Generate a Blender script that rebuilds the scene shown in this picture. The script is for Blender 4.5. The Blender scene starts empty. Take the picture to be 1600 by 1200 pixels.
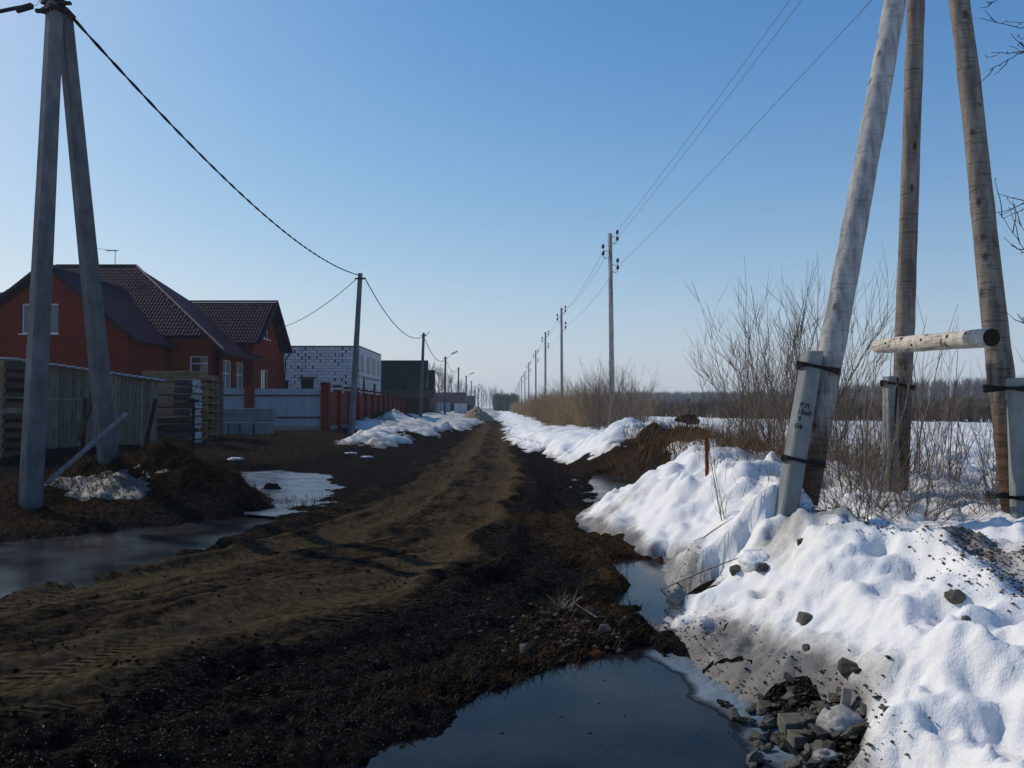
import bpy, math, random
import numpy as np
from mathutils import Vector, Matrix
R = math.radians
rng = random.Random(7)
SC = bpy.context.scene
COL = SC.collection

# ------------------------------------------------------------------ camera, sky, sun, exposure
F, HOR, CAMZ = 1300.0, 637.0, 1.6
TH = math.atan((HOR - 600) / F)
cam_d = bpy.data.cameras.new('camera'); cam = bpy.data.objects.new('camera', cam_d); COL.objects.link(cam)
cam_d.sensor_width = 36; cam_d.lens = F / 1600 * 36; cam_d.clip_end = 3000; cam_d.clip_start = .05
cam.location = (0, 0, CAMZ); cam.rotation_euler = (R(90) + TH, 0, 0)
SC.camera = cam
SUN_EL, SUN_AZ = R(37), R(-54)          # azimuth measured from +Y towards +X
world = bpy.data.worlds.new('World'); SC.world = world; world.use_nodes = True
wn = world.node_tree; bg = wn.nodes['Background']
sky = wn.nodes.new('ShaderNodeTexSky'); sky.sky_type = 'NISHITA'; sky.sun_disc = False
sky.sun_elevation = SUN_EL; sky.sun_rotation = SUN_AZ
sky.air_density = 1.0; sky.dust_density = 0.7; sky.ozone_density = 1.6; sky.altitude = 100
hs = wn.nodes.new('ShaderNodeHueSaturation'); hs.inputs['Saturation'].default_value = 1.2        # the camera's vivid blue
wb = wn.nodes.new('ShaderNodeMix'); wb.data_type = 'RGBA'; wb.blend_type = 'MULTIPLY'; wb.inputs[0].default_value = 1; wb.inputs[7].default_value = (.90, .99, 1.04, 1)
wn.links.new(sky.outputs[0], hs.inputs['Color']); wn.links.new(hs.outputs[0], wb.inputs[6]); 
SKS = .115
sepc = wn.nodes.new('ShaderNodeSeparateColor'); comb = wn.nodes.new('ShaderNodeCombineColor'); wn.links.new(wb.outputs[2], sepc.inputs[0])
for ch_, (k_, p_) in enumerate(((1.20, 1.3), (.90, .95), (.85, .65))):      # the camera's film response, channel by channel
    pw_n = wn.nodes.new('ShaderNodeMath'); pw_n.operation = 'POWER'; pw_n.inputs[1].default_value = p_
    ml_n = wn.nodes.new('ShaderNodeMath'); ml_n.operation = 'MULTIPLY'; ml_n.inputs[1].default_value = k_ * SKS ** (p_ - 1)
    wn.links.new(sepc.outputs[ch_], pw_n.inputs[0]); wn.links.new(pw_n.outputs[0], ml_n.inputs[0]); wn.links.new(ml_n.outputs[0], comb.inputs[ch_])
# pale spring haze low over the horizon, the same all the way round
tcw = wn.nodes.new('ShaderNodeTexCoord'); sz_ = wn.nodes.new('ShaderNodeSeparateXYZ'); wn.links.new(tcw.outputs['Generated'], sz_.inputs[0])
m1 = wn.nodes.new('ShaderNodeMath'); m1.operation = 'MULTIPLY'; m1.inputs[1].default_value = -1 / .165; wn.links.new(sz_.outputs[2], m1.inputs[0])
m2 = wn.nodes.new('ShaderNodeMath'); m2.operation = 'EXPONENT'; m2.use_clamp = True; wn.links.new(m1.outputs[0], m2.inputs[0])
m3 = wn.nodes.new('ShaderNodeMath'); m3.operation = 'MULTIPLY'; m3.inputs[1].default_value = .92; wn.links.new(m2.outputs[0], m3.inputs[0])
hzm = wn.nodes.new('ShaderNodeMix'); hzm.data_type = 'RGBA'; hzm.inputs[7].default_value = (.52 / SKS, .59 / SKS, .705 / SKS, 1)
wn.links.new(m3.outputs[0], hzm.inputs[0]); wn.links.new(comb.outputs[0], hzm.inputs[6]); wn.links.new(hzm.outputs[2], bg.inputs['Color']); bg.inputs['Strength'].default_value = 0.115
sun_d = bpy.data.lights.new('sun', 'SUN'); sun = bpy.data.objects.new('sun', sun_d); COL.objects.link(sun)
sun_d.energy = 3.0; sun_d.angle = R(.53); sun_d.color = (1, .92, .80)
sdir = Vector((math.sin(SUN_AZ) * math.cos(SUN_EL), math.cos(SUN_AZ) * math.cos(SUN_EL), math.sin(SUN_EL)))
sun.rotation_euler = sdir.to_track_quat('Z', 'Y').to_euler(); sun.location = (-20, 20, 30)
SC.view_settings.view_transform = 'Standard'; SC.view_settings.look = 'None'
SC.view_settings.gamma = 1; SC.view_settings.use_curve_mapping = False
SC.view_settings.exposure = 0.0

def W(px, py, Y):
    a = (px - 800) / F; b = (600 - py) / F
    t = Y / (math.cos(TH) - b * math.sin(TH))
    return Vector((t * a, Y, CAMZ + t * (math.sin(TH) + b * math.cos(TH))))

# ------------------------------------------------------------------ materials
def new_mat(name):
    m = bpy.data.materials.new(name); m.use_nodes = True
    nt = m.node_tree; b = nt.nodes['Principled BSDF']
    return m, nt, b
def N(nt, t, **kw):
    n = nt.nodes.new(t)
    for k, v in kw.items():
        if k in n.inputs: n.inputs[k].default_value = v
        else: setattr(n, k, v)
    return n
def coords(nt, scale=(1, 1, 1), kind='Object'):
    tc = N(nt, 'ShaderNodeTexCoord'); mp = N(nt, 'ShaderNodeMapping'); mp.inputs['Scale'].default_value = scale
    nt.links.new(tc.outputs[kind], mp.inputs[0]); return mp.outputs[0]
def ramp(nt, fac, stops):
    r = N(nt, 'ShaderNodeValToRGB'); e = r.color_ramp.elements
    while len(e) < len(stops): e.new(.5)
    for i, (p, c) in enumerate(stops):
        e[i].position = p; e[i].color = (*c, 1) if len(c) == 3 else c
    nt.links.new(fac, r.inputs[0]); return r.outputs[0]
def noise(nt, co, scale, detail=5, rough=.6):
    n = N(nt, 'ShaderNodeTexNoise'); n.inputs['Scale'].default_value = scale
    n.inputs['Detail'].default_value = detail; n.inputs['Roughness'].default_value = rough
    nt.links.new(co, n.inputs['Vector']); return n.outputs['Fac']
def mix(nt, fac, a, b, mode='MIX'):
    m = N(nt, 'ShaderNodeMix'); m.data_type = 'RGBA'; m.blend_type = mode
    for i, v in ((0, fac), (6, a), (7, b)):
        if hasattr(v, 'links'): nt.links.new(v, m.inputs[i])
        elif isinstance(v, tuple): m.inputs[i].default_value = (*v, 1)[:4]
        else: m.inputs[i].default_value = v
    return m.outputs[2]
def math_n(nt, op, a, b=0.0):
    m = N(nt, 'ShaderNodeMath'); m.operation = op
    for i, v in ((0, a), (1, b)):
        if hasattr(v, 'links'): nt.links.new(v, m.inputs[i])
        else: m.inputs[i].default_value = v
    return m.outputs[0]
def bump(nt, b, h, strength=.4, dist=.02):
    n = N(nt, 'ShaderNodeBump'); n.inputs['Strength'].default_value = strength; n.inputs['Distance'].default_value = dist
    nt.links.new(h, n.inputs['Height']); nt.links.new(n.outputs[0], b.inputs['Normal'])
def set_spec(b, v):
    b.inputs['Specular IOR Level'].default_value = v

def plain(name, c1, c2, scale=4, rough=.8, stretch=(1, 1, 1), bs=.3, bd=.01, vary=.0, spec=.1, metal=0, detail=6, lo=.35, hi=.7):
    """two tone noise material with a small tone change per object"""
    m, nt, b = new_mat(name)
    co = coords(nt, stretch)
    oi = N(nt, 'ShaderNodeObjectInfo')
    if vary:
        add = N(nt, 'ShaderNodeVectorMath'); add.operation = 'ADD'
        sc = N(nt, 'ShaderNodeVectorMath'); sc.operation = 'SCALE'; sc.inputs[0].default_value = (37, 23, 51)
        nt.links.new(oi.outputs['Random'], sc.inputs['Scale']); nt.links.new(co, add.inputs[0]); nt.links.new(sc.outputs[0], add.inputs[1])
        co = add.outputs[0]
    n = noise(nt, co, scale, detail)
    c = ramp(nt, n, [(lo, c1), (hi, c2)])
    if vary:
        k = math_n(nt, 'ADD', math_n(nt, 'MULTIPLY', oi.outputs['Random'], vary * 2), 1 - vary)
        cb = N(nt, 'ShaderNodeCombineColor')
        for i in range(3): nt.links.new(k, cb.inputs[i])
        c = mix(nt, 1.0, c, cb.outputs[0], 'MULTIPLY')
    nt.links.new(c, b.inputs['Base Color'])
    b.inputs['Roughness'].default_value = rough; b.inputs['Metallic'].default_value = metal; set_spec(b, spec)
    if bs: bump(nt, b, n, bs, bd)
    return m

M = {}
M['concrete'] = plain('concrete', (.075, .08, .087), (.15, .155, .165), 5, .85, (1, 1, .5), .35, .01)
M['old_concrete'] = plain('old_concrete', (.13, .13, .12), (.26, .26, .25), 7, .9, (1, 1, .6), .5, .01)
M['pale_concrete'] = plain('pale_concrete', (.17, .178, .168), (.27, .28, .262), 6, .85, (1, 1, .5), .3, .006)
M['block_concrete'] = plain('block_concrete', (.11, .125, .135), (.19, .21, .22), 3, .9, (1, 1, 1), .3, .01, vary=.1)
M['dark_metal'] = plain('dark_metal', (.010, .010, .011), (.03, .026, .022), 20, .6, (1, 1, 1), .2, .003)
M['galvanised'] = plain('galvanised', (.22, .23, .25), (.32, .33, .35), 8, .45, (1, 1, 1), .1, .002, metal=.6)
M['rust'] = plain('rust', (.10, .025, .012), (.20, .05, .02), 30, .8)
M['cable'] = plain('cable', (.008, .009, .012), (.02, .02, .025), 20, .5)
M['aluminium_wire'] = plain('aluminium_wire', (.10, .11, .13), (.16, .17, .19), 20, .5)
M['insulator'] = plain('insulator', (.012, .010, .010), (.03, .02, .018), 10, .25, spec=.5)
M['grey_wood'] = plain('grey_wood', (.085, .077, .065), (.22, .20, .168), 6, .9, (6, 6, .5), .5, .01, vary=.28)
M['tan_wood'] = plain('tan_wood', (.13, .083, .045), (.29, .20, .115), 5, .85, (.6, 6, 6), .4, .01, vary=.25)
M['old_board'] = plain('old_board', (.035, .03, .024), (.11, .09, .062), 5, .9, (1, 6, 6), .4, .01, vary=.25)
M['pale_plank'] = plain('pale_plank', (.12, .12, .12), (.26, .26, .26), 12, .85, (1, 1, .3), .4, .006)
M['brick_pack'] = plain('brick_pack', (.035, .026, .027), (.095, .072, .07), 6, .7, (1, 1, 4), .3, .02, vary=.25)
M['film'] = plain('film', (.22, .25, .29), (.42, .46, .50), 9, .25, (1, 1, 2), 1.0, .06, spec=.6)
M['white_frame'] = plain('white_frame', (.50, .53, .55), (.6, .63, .65), 8, .5, bs=0)
M['glass'] = plain('glass', (.012, .016, .02), (.03, .035, .045), 1.5, .06, bs=0, spec=.6)
M['curtain'] = plain('curtain', (.09, .115, .125), (.24, .275, .285), 6, .9, (6, 6, 1), .3, .02)
M['asbestos'] = plain('asbestos', (.28, .31, .35), (.42, .45, .5), 5, .85)
M['fence_sheet'] = plain('fence_sheet', (.21, .25, .29), (.26, .30, .345), 2, .5, (1, 1, 1), .1, .01, vary=.06)
M['fence_strip'] = plain('fence_strip', (.015, .017, .022), (.03, .032, .04), 5, .6)
M['red_sheet'] = plain('red_sheet', (.065, .009, .009), (.095, .014, .013), 2, .5, vary=.1)
M['green_sheet'] = plain('green_sheet', (.001, .018, .020), (.002, .026, .027), 1.5, .8, spec=0)
M['brown_wall'] = plain('brown_wall', (.02, .012, .010), (.05, .03, .024), 3, .85)
M['purple_sheet'] = plain('purple_sheet', (.018, .012, .02), (.03, .02, .03), 2, .6)
M['pale_sheet'] = plain('pale_sheet', (.30, .35, .38), (.42, .46, .49), 2, .55)
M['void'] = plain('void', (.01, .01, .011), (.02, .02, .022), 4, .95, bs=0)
M['block_white'] = plain('block_white', (.44, .45, .46), (.62, .63, .64), 6, .9, (1, 1, 1), .3, .01, vary=.12)
M['mortar'] = plain('mortar', (.035, .036, .04), (.10, .10, .105), 6, .9)
M['infill'] = plain('infill', (.27, .25, .22), (.40, .37, .33), 6, .9)
M['roof_metal'] = plain('roof_metal', (.013, .003, .018), (.020, .0045, .028), 3, .7, bs=.05, spec=.03)
M['ridge_metal'] = plain('ridge_metal', (.035, .022, .03), (.055, .035, .047), 3, .5, bs=0, spec=.3)
M['soffit'] = plain('soffit', (.014, .008, .012), (.022, .013, .02), 3, .7, bs=0)
M['stone'] = plain('stone', (.045, .042, .034), (.135, .125, .10), 9, .85, vary=.35, bs=.6, bd=.01)
M['brown_stone'] = plain('brown_stone', (.06, .05, .04), (.14, .12, .095), 9, .9, vary=.2, bs=.6)
M['chip'] = plain('chip', (.25, .20, .16), (.38, .31, .26), 14, .85, bs=.4)
M['chip_grey'] = plain('chip_grey', (.14, .135, .12), (.26, .25, .225), 18, .9, bs=.5, bd=.006)
M['clinker_brick'] = plain('clinker_brick', (.085, .08, .06), (.17, .16, .125), 18, .9, bs=.5, bd=.006)
M['ice_lump'] = plain('ice_lump', (.13, .125, .115), (.42, .41, .39), 8, .35, bs=.6, bd=.02)
M['sand'] = plain('sand', (.20, .155, .095), (.34, .27, .17), 5, .95, bs=.6, bd=.05)
M['twig'] = plain('twig', (.10, .074, .05), (.27, .21, .155), 8, .85, bs=0, vary=.2)
M['willow'] = plain('willow', (.25, .175, .09), (.48, .36, .21), 5, .85, bs=0, vary=.2)
M['dark_twig'] = plain('dark_twig', (.02, .018, .018), (.05, .042, .04), 8, .85, bs=0)
M['straw'] = plain('straw', (.022, .013, .007), (.10, .065, .033), 30, .9, bs=0, spec=0)
M['dry_grass'] = plain('dry_grass', (.085, .048, .022), (.24, .155, .08), 20, .9, bs=0, spec=0)
M['pale_straw'] = plain('pale_straw', (.22, .18, .12), (.40, .34, .25), 12, .9, bs=0)
M['far_wood'] = plain('far_wood', (.13, .125, .12), (.26, .245, .23), .15, .95, bs=0)
M['far_brush'] = plain('far_brush', (.12, .095, .07), (.24, .195, .145), .2, .95, bs=0)
M['far_pine'] = plain('far_pine', (.085, .09, .065), (.17, .17, .125), .3, .95, bs=0)
M['clod'] = plain('clod', (.006, .0055, .005), (.024, .021, .017), 5, .9, spec=0, bs=.5, bd=.01)
M['paint'] = plain('paint', (.012, .012, .012), (.02, .02, .02), 4, .7, bs=0)
M['dead_plug'] = plain('dead_plug', (.012, .009, .007), (.03, .023, .018), 4, .9, bs=0)

def brick_material(name, c1, c2, mort):
    m, nt, b = new_mat(name)
    tc = N(nt, 'ShaderNodeTexCoord'); sep = N(nt, 'ShaderNodeSeparateXYZ'); nt.links.new(tc.outputs['Object'], sep.inputs[0])
    s = math_n(nt, 'ADD', sep.outputs[0], sep.outputs[1])
    cb = N(nt, 'ShaderNodeCombineXYZ'); nt.links.new(s, cb.inputs[0]); nt.links.new(sep.outputs[2], cb.inputs[1])
    br = N(nt, 'ShaderNodeTexBrick'); nt.links.new(cb.outputs[0], br.inputs['Vector'])
    br.inputs['Color1'].default_value = (*c1, 1); br.inputs['Color2'].default_value = (*c2, 1); br.inputs['Mortar'].default_value = (*mort, 1)
    br.inputs['Scale'].default_value = 1; br.inputs['Brick Width'].default_value = .26; br.inputs['Row Height'].default_value = .077
    br.inputs['Mortar Size'].default_value = .006
    n = noise(nt, tc.outputs['Object'], .7, 4)
    c = mix(nt, .5, br.outputs['Color'], ramp(nt, n, [(.3, (.55, .55, .55)), (.7, (1.25, 1.2, 1.2))]), 'MULTIPLY')
    nt.links.new(c, b.inputs['Base Color']); b.inputs['Roughness'].default_value = .85; set_spec(b, .05)
    bump(nt, b, br.outputs['Fac'], -.5, .008)
    return m
M['red_brick'] = brick_material('red_brick', (.135, .018, .009), (.175, .026, .012), (.10, .026, .016))
M['pillar_brick'] = brick_material('pillar_brick', (.15, .018, .009), (.18, .025, .011), (.10, .026, .016))

def bark_material(name, pale, grey, dark, foot, ring=.85):
    """old utility pole wood: pale grey weathered skin, dark cross rings and knots, brown foot"""
    m, nt, b = new_mat(name)
    co = coords(nt, (1, 1, 1)); sep = N(nt, 'ShaderNodeSeparateXYZ'); nt.links.new(co, sep.inputs[0])
    st = N(nt, 'ShaderNodeMapping'); st.inputs['Scale'].default_value = (3, 3, 26); nt.links.new(co, st.inputs[0])
    rings = noise(nt, st.outputs[0], 1.6, 6, .65)
    st2 = N(nt, 'ShaderNodeMapping'); st2.inputs['Scale'].default_value = (7, 7, .8); nt.links.new(co, st2.inputs[0])
    streak = noise(nt, st2.outputs[0], 2.2, 6, .6)
    c = ramp(nt, streak, [(.35, grey), (.62, pale)])
    rm = ramp(nt, rings, [(.34, (.28, .26, .25)), (.47, (1, 1, 1))])
    c = mix(nt, ring, c, rm, 'MULTIPLY')
    vo = N(nt, 'ShaderNodeTexVoronoi'); vo.inputs['Scale'].default_value = 1.0
    st3 = N(nt, 'ShaderNodeMapping'); st3.inputs['Scale'].default_value = (6, 6, 3.2); nt.links.new(co, st3.inputs[0]); nt.links.new(st3.outputs[0], vo.inputs['Vector'])
    kn = ramp(nt, vo.outputs['Distance'], [(.10, (.12, .1, .09)), (.2, (1, 1, 1))])
    c = mix(nt, .8, c, kn, 'MULTIPLY')
    hz = math_n(nt, 'ADD', sep.outputs[2], math_n(nt, 'MULTIPLY', streak, .9))
    ft = ramp(nt, math_n(nt, 'MULTIPLY', hz, .4), [(.42, (1, 1, 1)), (.75, (0, 0, 0))])
    fc = ramp(nt, rings, [(.35, dark), (.65, foot)])
    c = mix(nt, ft, c, fc)
    nt.links.new(c, b.inputs['Base Color']); b.inputs['Roughness'].default_value = .85; set_spec(b, .2)
    h = math_n(nt, 'ADD', rings, math_n(nt, 'MULTIPLY', streak, .7))
    bump(nt, b, h, .55, .02)
    return m
M['pole_wood'] = bark_material('pole_wood', (.42, .405, .38), (.19, .19, .19), (.045, .028, .018), (.13, .08, .055), .45)
M['pole_bark'] = bark_material('pole_bark', (.24, .205, .17), (.11, .095, .08), (.03, .019, .012), (.13, .075, .042))
M['log_wood'] = bark_material('log_wood', (.62, .57, .49), (.42, .37, .30), (.4, .35, .28), (.5, .44, .36))

# soil: dry brown wheel tracks, black wet mud elsewhere
def soil_material():
    m, nt, b = new_mat('soil')
    co = coords(nt)
    a = N(nt, 'ShaderNodeAttribute'); a.attribute_name = 'dry'; dry = a.outputs['Fac']
    a2 = N(nt, 'ShaderNodeAttribute'); a2.attribute_name = 'straw'; strw = a2.outputs['Fac']
    n1 = noise(nt, co, 1.7, 8, .65); n2 = noise(nt, co, 14, 6, .7); n3 = noise(nt, co, 70, 3, .6)
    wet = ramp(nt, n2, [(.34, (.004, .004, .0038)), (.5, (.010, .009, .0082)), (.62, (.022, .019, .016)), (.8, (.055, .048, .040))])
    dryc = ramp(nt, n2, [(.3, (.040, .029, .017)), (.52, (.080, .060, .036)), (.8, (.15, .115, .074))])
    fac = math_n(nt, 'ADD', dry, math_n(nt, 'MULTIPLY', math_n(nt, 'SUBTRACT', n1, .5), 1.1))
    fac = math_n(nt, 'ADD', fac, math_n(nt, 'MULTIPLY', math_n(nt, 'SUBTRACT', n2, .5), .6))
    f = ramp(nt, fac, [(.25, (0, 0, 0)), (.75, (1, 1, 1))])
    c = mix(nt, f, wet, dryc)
    sc = ramp(nt, n2, [(.35, (.014, .008, .005)), (.5, (.035, .022, .012)), (.75, (.10, .062, .032))])
    sf = ramp(nt, math_n(nt, 'ADD', strw, math_n(nt, 'MULTIPLY', math_n(nt, 'SUBTRACT', n2, .5), 1.2)), [(.35, (0, 0, 0)), (.75, (1, 1, 1))])
    c = mix(nt, sf, c, sc)
    peb = ramp(nt, n3, [(.62, (1, 1, 1)), (.74, (2.2, 2.15, 2.1))])
    c = mix(nt, 1.0, c, peb, 'MULTIPLY')
    nt.links.new(c, b.inputs['Base Color'])
    rr = ramp(nt, f, [(0, (.55, .55, .55)), (.6, (.95, .95, .95))]); nt.links.new(rr, b.inputs['Roughness']); 
    gl = ramp(nt, math_n(nt, 'SUBTRACT', n3, math_n(nt, 'MULTIPLY', f, .3)), [(.60, (0, 0, 0)), (.72, (.55, .55, .55))]); nt.links.new(gl, b.inputs['Specular IOR Level'])
    rr = ramp(nt, gl, [(0, (.9, .9, .9)), (.4, (.3, .3, .3))]); nt.links.new(rr, b.inputs['Roughness'])
    h = math_n(nt, 'ADD', n2, math_n(nt, 'MULTIPLY', n3, .5))
    at = [N(nt, 'ShaderNodeAttribute') for _ in range(3)]
    for q_, nm_ in zip(at, ('along', 'across', 'tread')): q_.attribute_name = nm_
    zig = math_n(nt, 'PINGPONG', math_n(nt, 'ADD', at[1].outputs['Fac'], 20.0), .085)          # chevron lugs pressed by tyres
    ph = math_n(nt, 'MULTIPLY', math_n(nt, 'ADD', at[0].outputs['Fac'], zig), 6.283 / .115)
    lug = math_n(nt, 'MULTIPLY', math_n(nt, 'SINE', ph), math_n(nt, 'MULTIPLY', at[2].outputs['Fac'], .55))
    h = math_n(nt, 'ADD', h, lug); bump(nt, b, h, 1.0, .06)
    return m
M['soil'] = soil_material()

def snow_material():
    m, nt, b = new_mat('snow')
    co = coords(nt)
    a = N(nt, 'ShaderNodeAttribute'); a.attribute_name = 'dirt'; dirt = a.outputs['Fac']
    n1 = noise(nt, co, 3.2, 8, .65); n2 = noise(nt, co, 22, 6, .7); n3 = noise(nt, co, 90, 3, .6)
    f = math_n(nt, 'ADD', dirt, math_n(nt, 'MULTIPLY', math_n(nt, 'SUBTRACT', n1, .5), .8))
    f = math_n(nt, 'ADD', f, math_n(nt, 'MULTIPLY', math_n(nt, 'SUBTRACT', n2, .5), .55))
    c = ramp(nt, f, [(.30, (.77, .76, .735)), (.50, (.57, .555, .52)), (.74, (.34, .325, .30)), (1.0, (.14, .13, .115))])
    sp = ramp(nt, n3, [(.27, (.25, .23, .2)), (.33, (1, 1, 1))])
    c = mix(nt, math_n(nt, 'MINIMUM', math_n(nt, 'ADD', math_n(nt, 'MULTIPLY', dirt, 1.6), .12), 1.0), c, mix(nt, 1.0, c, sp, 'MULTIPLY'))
    nt.links.new(c, b.inputs['Base Color']); b.inputs['Roughness'].default_value = .6; set_spec(b, .3)
    b.inputs['Subsurface Weight'].default_value = 0
    h = math_n(nt, 'ADD', math_n(nt, 'MULTIPLY', n2, 1.0), math_n(nt, 'MULTIPLY', n3, .35)); bump(nt, b, h, .4, .04)
    return m
M['snow'] = snow_material()

def water_material(name, base, rough, bscale, bstr, pale=None):
    m, nt, b = new_mat(name)
    co = coords(nt, (1, 1, 1)); n = noise(nt, co, bscale, 4, .55); n0 = noise(nt, co, 1.1, 5, .6)
    c = ramp(nt, n0, [(.4, base), (.75, pale or base)])
    nt.links.new(c, b.inputs['Base Color']); b.inputs['IOR'].default_value = 1.33; set_spec(b, .18)
    rr = ramp(nt, n0, [(.35, (rough,) * 3), (.8, (rough * 2.2,) * 3)]); nt.links.new(rr, b.inputs['Roughness'])
    bump(nt, b, n, bstr, .01)
    return m
M['puddle'] = water_material('puddle', (.006, .008, .011), .05, 16, .06, (.035, .033, .029))
M['meltwater'] = water_material('meltwater', (.012, .013, .014), .10, 9, .10, (.04, .04, .038))
M['ice'] = water_material('ice', (.07, .082, .098), .2, 8, .12, (.19, .21, .235))
M['slush'] = water_material('slush', (.11, .145, .17), .3, 30, .5, (.22, .265, .29))
def fade_slush(m):
    nt = m.node_tree; b = nt.nodes['Principled BSDF']; c = b.inputs['Base Color'].links[0].from_socket
    a = N(nt, 'ShaderNodeAttribute'); a.attribute_name = 'fade'; n = noise(nt, coords(nt), 26, 5, .7)
    f = ramp(nt, math_n(nt, 'ADD', a.outputs['Fac'], math_n(nt, 'MULTIPLY', math_n(nt, 'SUBTRACT', n, .5), .9)), [(.1, (0, 0, 0)), (.8, (1, 1, 1))])
    nt.links.new(mix(nt, f, (.012, .014, .017), c), b.inputs['Base Color'])
fade_slush(M['slush'])

# ------------------------------------------------------------------ mesh helpers
ORG = {}
class MB:
    def __init__(s): s.v = []; s.f = []; s.mi = []
    def quadbox(s, c, ax, mi=0):
        """box from a centre and three half-axis vectors"""
        o = len(s.v); c = Vector(c); x, y, z = (Vector(a) for a in ax)
        for k in range(8):
            s.v.append(c + x * (1 if k & 1 else -1) + y * (1 if k & 2 else -1) + z * (1 if k & 4 else -1))
        flip = x.cross(y).dot(z) < 0
        for q in ((0, 2, 3, 1), (4, 5, 7, 6), (0, 1, 5, 4), (2, 6, 7, 3), (0, 4, 6, 2), (1, 3, 7, 5)):
            s.f.append(tuple(o + i for i in (q[::-1] if flip else q))); s.mi.append(mi)
        return s
    def box(s, c, size, rz=0, mi=0):
        ca, sa = math.cos(rz), math.sin(rz)
        return s.quadbox(c, ((size[0] / 2 * ca, size[0] / 2 * sa, 0), (-size[1] / 2 * sa, size[1] / 2 * ca, 0), (0, 0, size[2] / 2)), mi)
    def tube(s, pts, rad, n=8, cap=True, mi=0):
        pts = [Vector(p) for p in pts]; o = len(s.v); k = len(pts)
        if not hasattr(rad, '__len__'): rad = [rad] * k
        t = (pts[1] - pts[0]).normalized()
        u = t.cross(Vector((0, 0, 1)) if abs(t.z) < .9 else Vector((1, 0, 0))).normalized()
        for i, p in enumerate(pts):
            t = (pts[min(i + 1, k - 1)] - pts[max(i - 1, 0)]).normalized()
            u = (u - t * u.dot(t)).normalized(); w = t.cross(u)
            for j in range(n):
                a = 2 * math.pi * j / n; s.v.append(p + (u * math.cos(a) + w * math.sin(a)) * rad[i])
        for i in range(k - 1):
            for j in range(n):
                a, b = o + i * n + j, o + i * n + (j + 1) % n
                s.f.append((a, b, b + n, a + n)); s.mi.append(mi)
        if cap and n > 2:
            s.f.append(tuple(o + j for j in range(n))[::-1]); s.f.append(tuple(o + (k - 1) * n + j for j in range(n))); s.mi += [mi, mi]
        return s
    def poly(s, pts, mi=0):
        o = len(s.v); s.v += [Vector(p) for p in pts]; s.f.append(tuple(range(o, o + len(pts)))); s.mi.append(mi); return s
    def prism(s, pts, ext, mi=0):
        """polygon pts extruded by vector ext"""
        o = len(s.v); n = len(pts); ext = Vector(ext); pts = [Vector(p) for p in pts]
        s.v += pts + [p + ext for p in pts]
        nn = Vector((0, 0, 0))
        for i in range(n): nn += pts[i].cross(pts[(i + 1) % n])
        fl = nn.dot(ext) > 0
        a = tuple(range(o, o + n)); b = tuple(range(o + n, o + 2 * n))
        s.f += [a[::-1] if fl else a, b if fl else b[::-1]]; s.mi += [mi, mi]
        for i in range(n):
            q = (o + i, o + (i + 1) % n, o + n + (i + 1) % n, o + n + i); s.f.append(q if fl else q[::-1]); s.mi.append(mi)
        return s
    def build(s, name, mat, parent=None, smooth=False, bevel=0):
        me = bpy.data.meshes.new(name); org = ORG.get(parent.name, Vector()) if parent else Vector()
        me.from_pydata([tuple(v - org) for v in s.v], [], s.f); 
        for m in (mat if isinstance(mat, (list, tuple)) else [mat]): me.materials.append(m)
        if any(s.mi): me.polygons.foreach_set('material_index', s.mi)
        if smooth: me.polygons.foreach_set('use_smooth', [True] * len(me.polygons))
        me.update()
        o = bpy.data.objects.new(name, me); COL.objects.link(o)
        if parent: o.parent = parent; ORG[o.name] = org
        if bevel:
            b = o.modifiers.new('bevel', 'BEVEL'); b.width = bevel; b.segments = 2; b.limit_method = 'ANGLE'
        return o
def tag(o, label=None, cat=None, group=None, kind=None):
    for k, v in (('label', label), ('category', cat), ('group', group), ('kind', kind)):
        if v: o[k] = v
    return o
def thing(name, loc, label, cat, group=None):
    o = bpy.data.objects.new(name, None); COL.objects.link(o); o.location = loc; o.empty_display_size = .2
    ORG[o.name] = Vector(loc); return tag(o, label, cat, group)
def copy_tree(o, parent=None):
    c = o.copy(); COL.objects.link(c)
    if parent: c.parent = parent
    for ch in KIDS.get(o.name, []): copy_tree(ch, c)
    return c
KIDS = {}
def index_kids(root):
    KIDS.clear()
    for o in list(COL.objects):
        if o.parent: KIDS.setdefault(o.parent.name, []).append(o)
def np_mesh(name, verts, faces, mat, smooth=True, attrs=None):
    """verts (n,3), faces (m,k) arrays"""
    me = bpy.data.meshes.new(name); k = faces.shape[1]; m = len(faces)
    me.vertices.add(len(verts)); me.vertices.foreach_set('co', np.ascontiguousarray(verts, np.float32).ravel())
    me.loops.add(m * k); me.loops.foreach_set('vertex_index', np.ascontiguousarray(faces, np.int32).ravel())
    me.polygons.add(m); me.polygons.foreach_set('loop_start', np.arange(0, m * k, k, dtype=np.int32))
    try: me.polygons.foreach_set('loop_total', np.full(m, k, np.int32))
    except Exception: pass
    if smooth: me.polygons.foreach_set('use_smooth', np.ones(m, bool))
    for an, av in (attrs or {}).items():
        at = me.attributes.new(an, 'FLOAT', 'POINT'); at.data.foreach_set('value', np.ascontiguousarray(av, np.float32))
    me.materials.append(mat); me.update(calc_edges=True); me.validate()
    o = bpy.data.objects.new(name, me); COL.objects.link(o); return o

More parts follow.
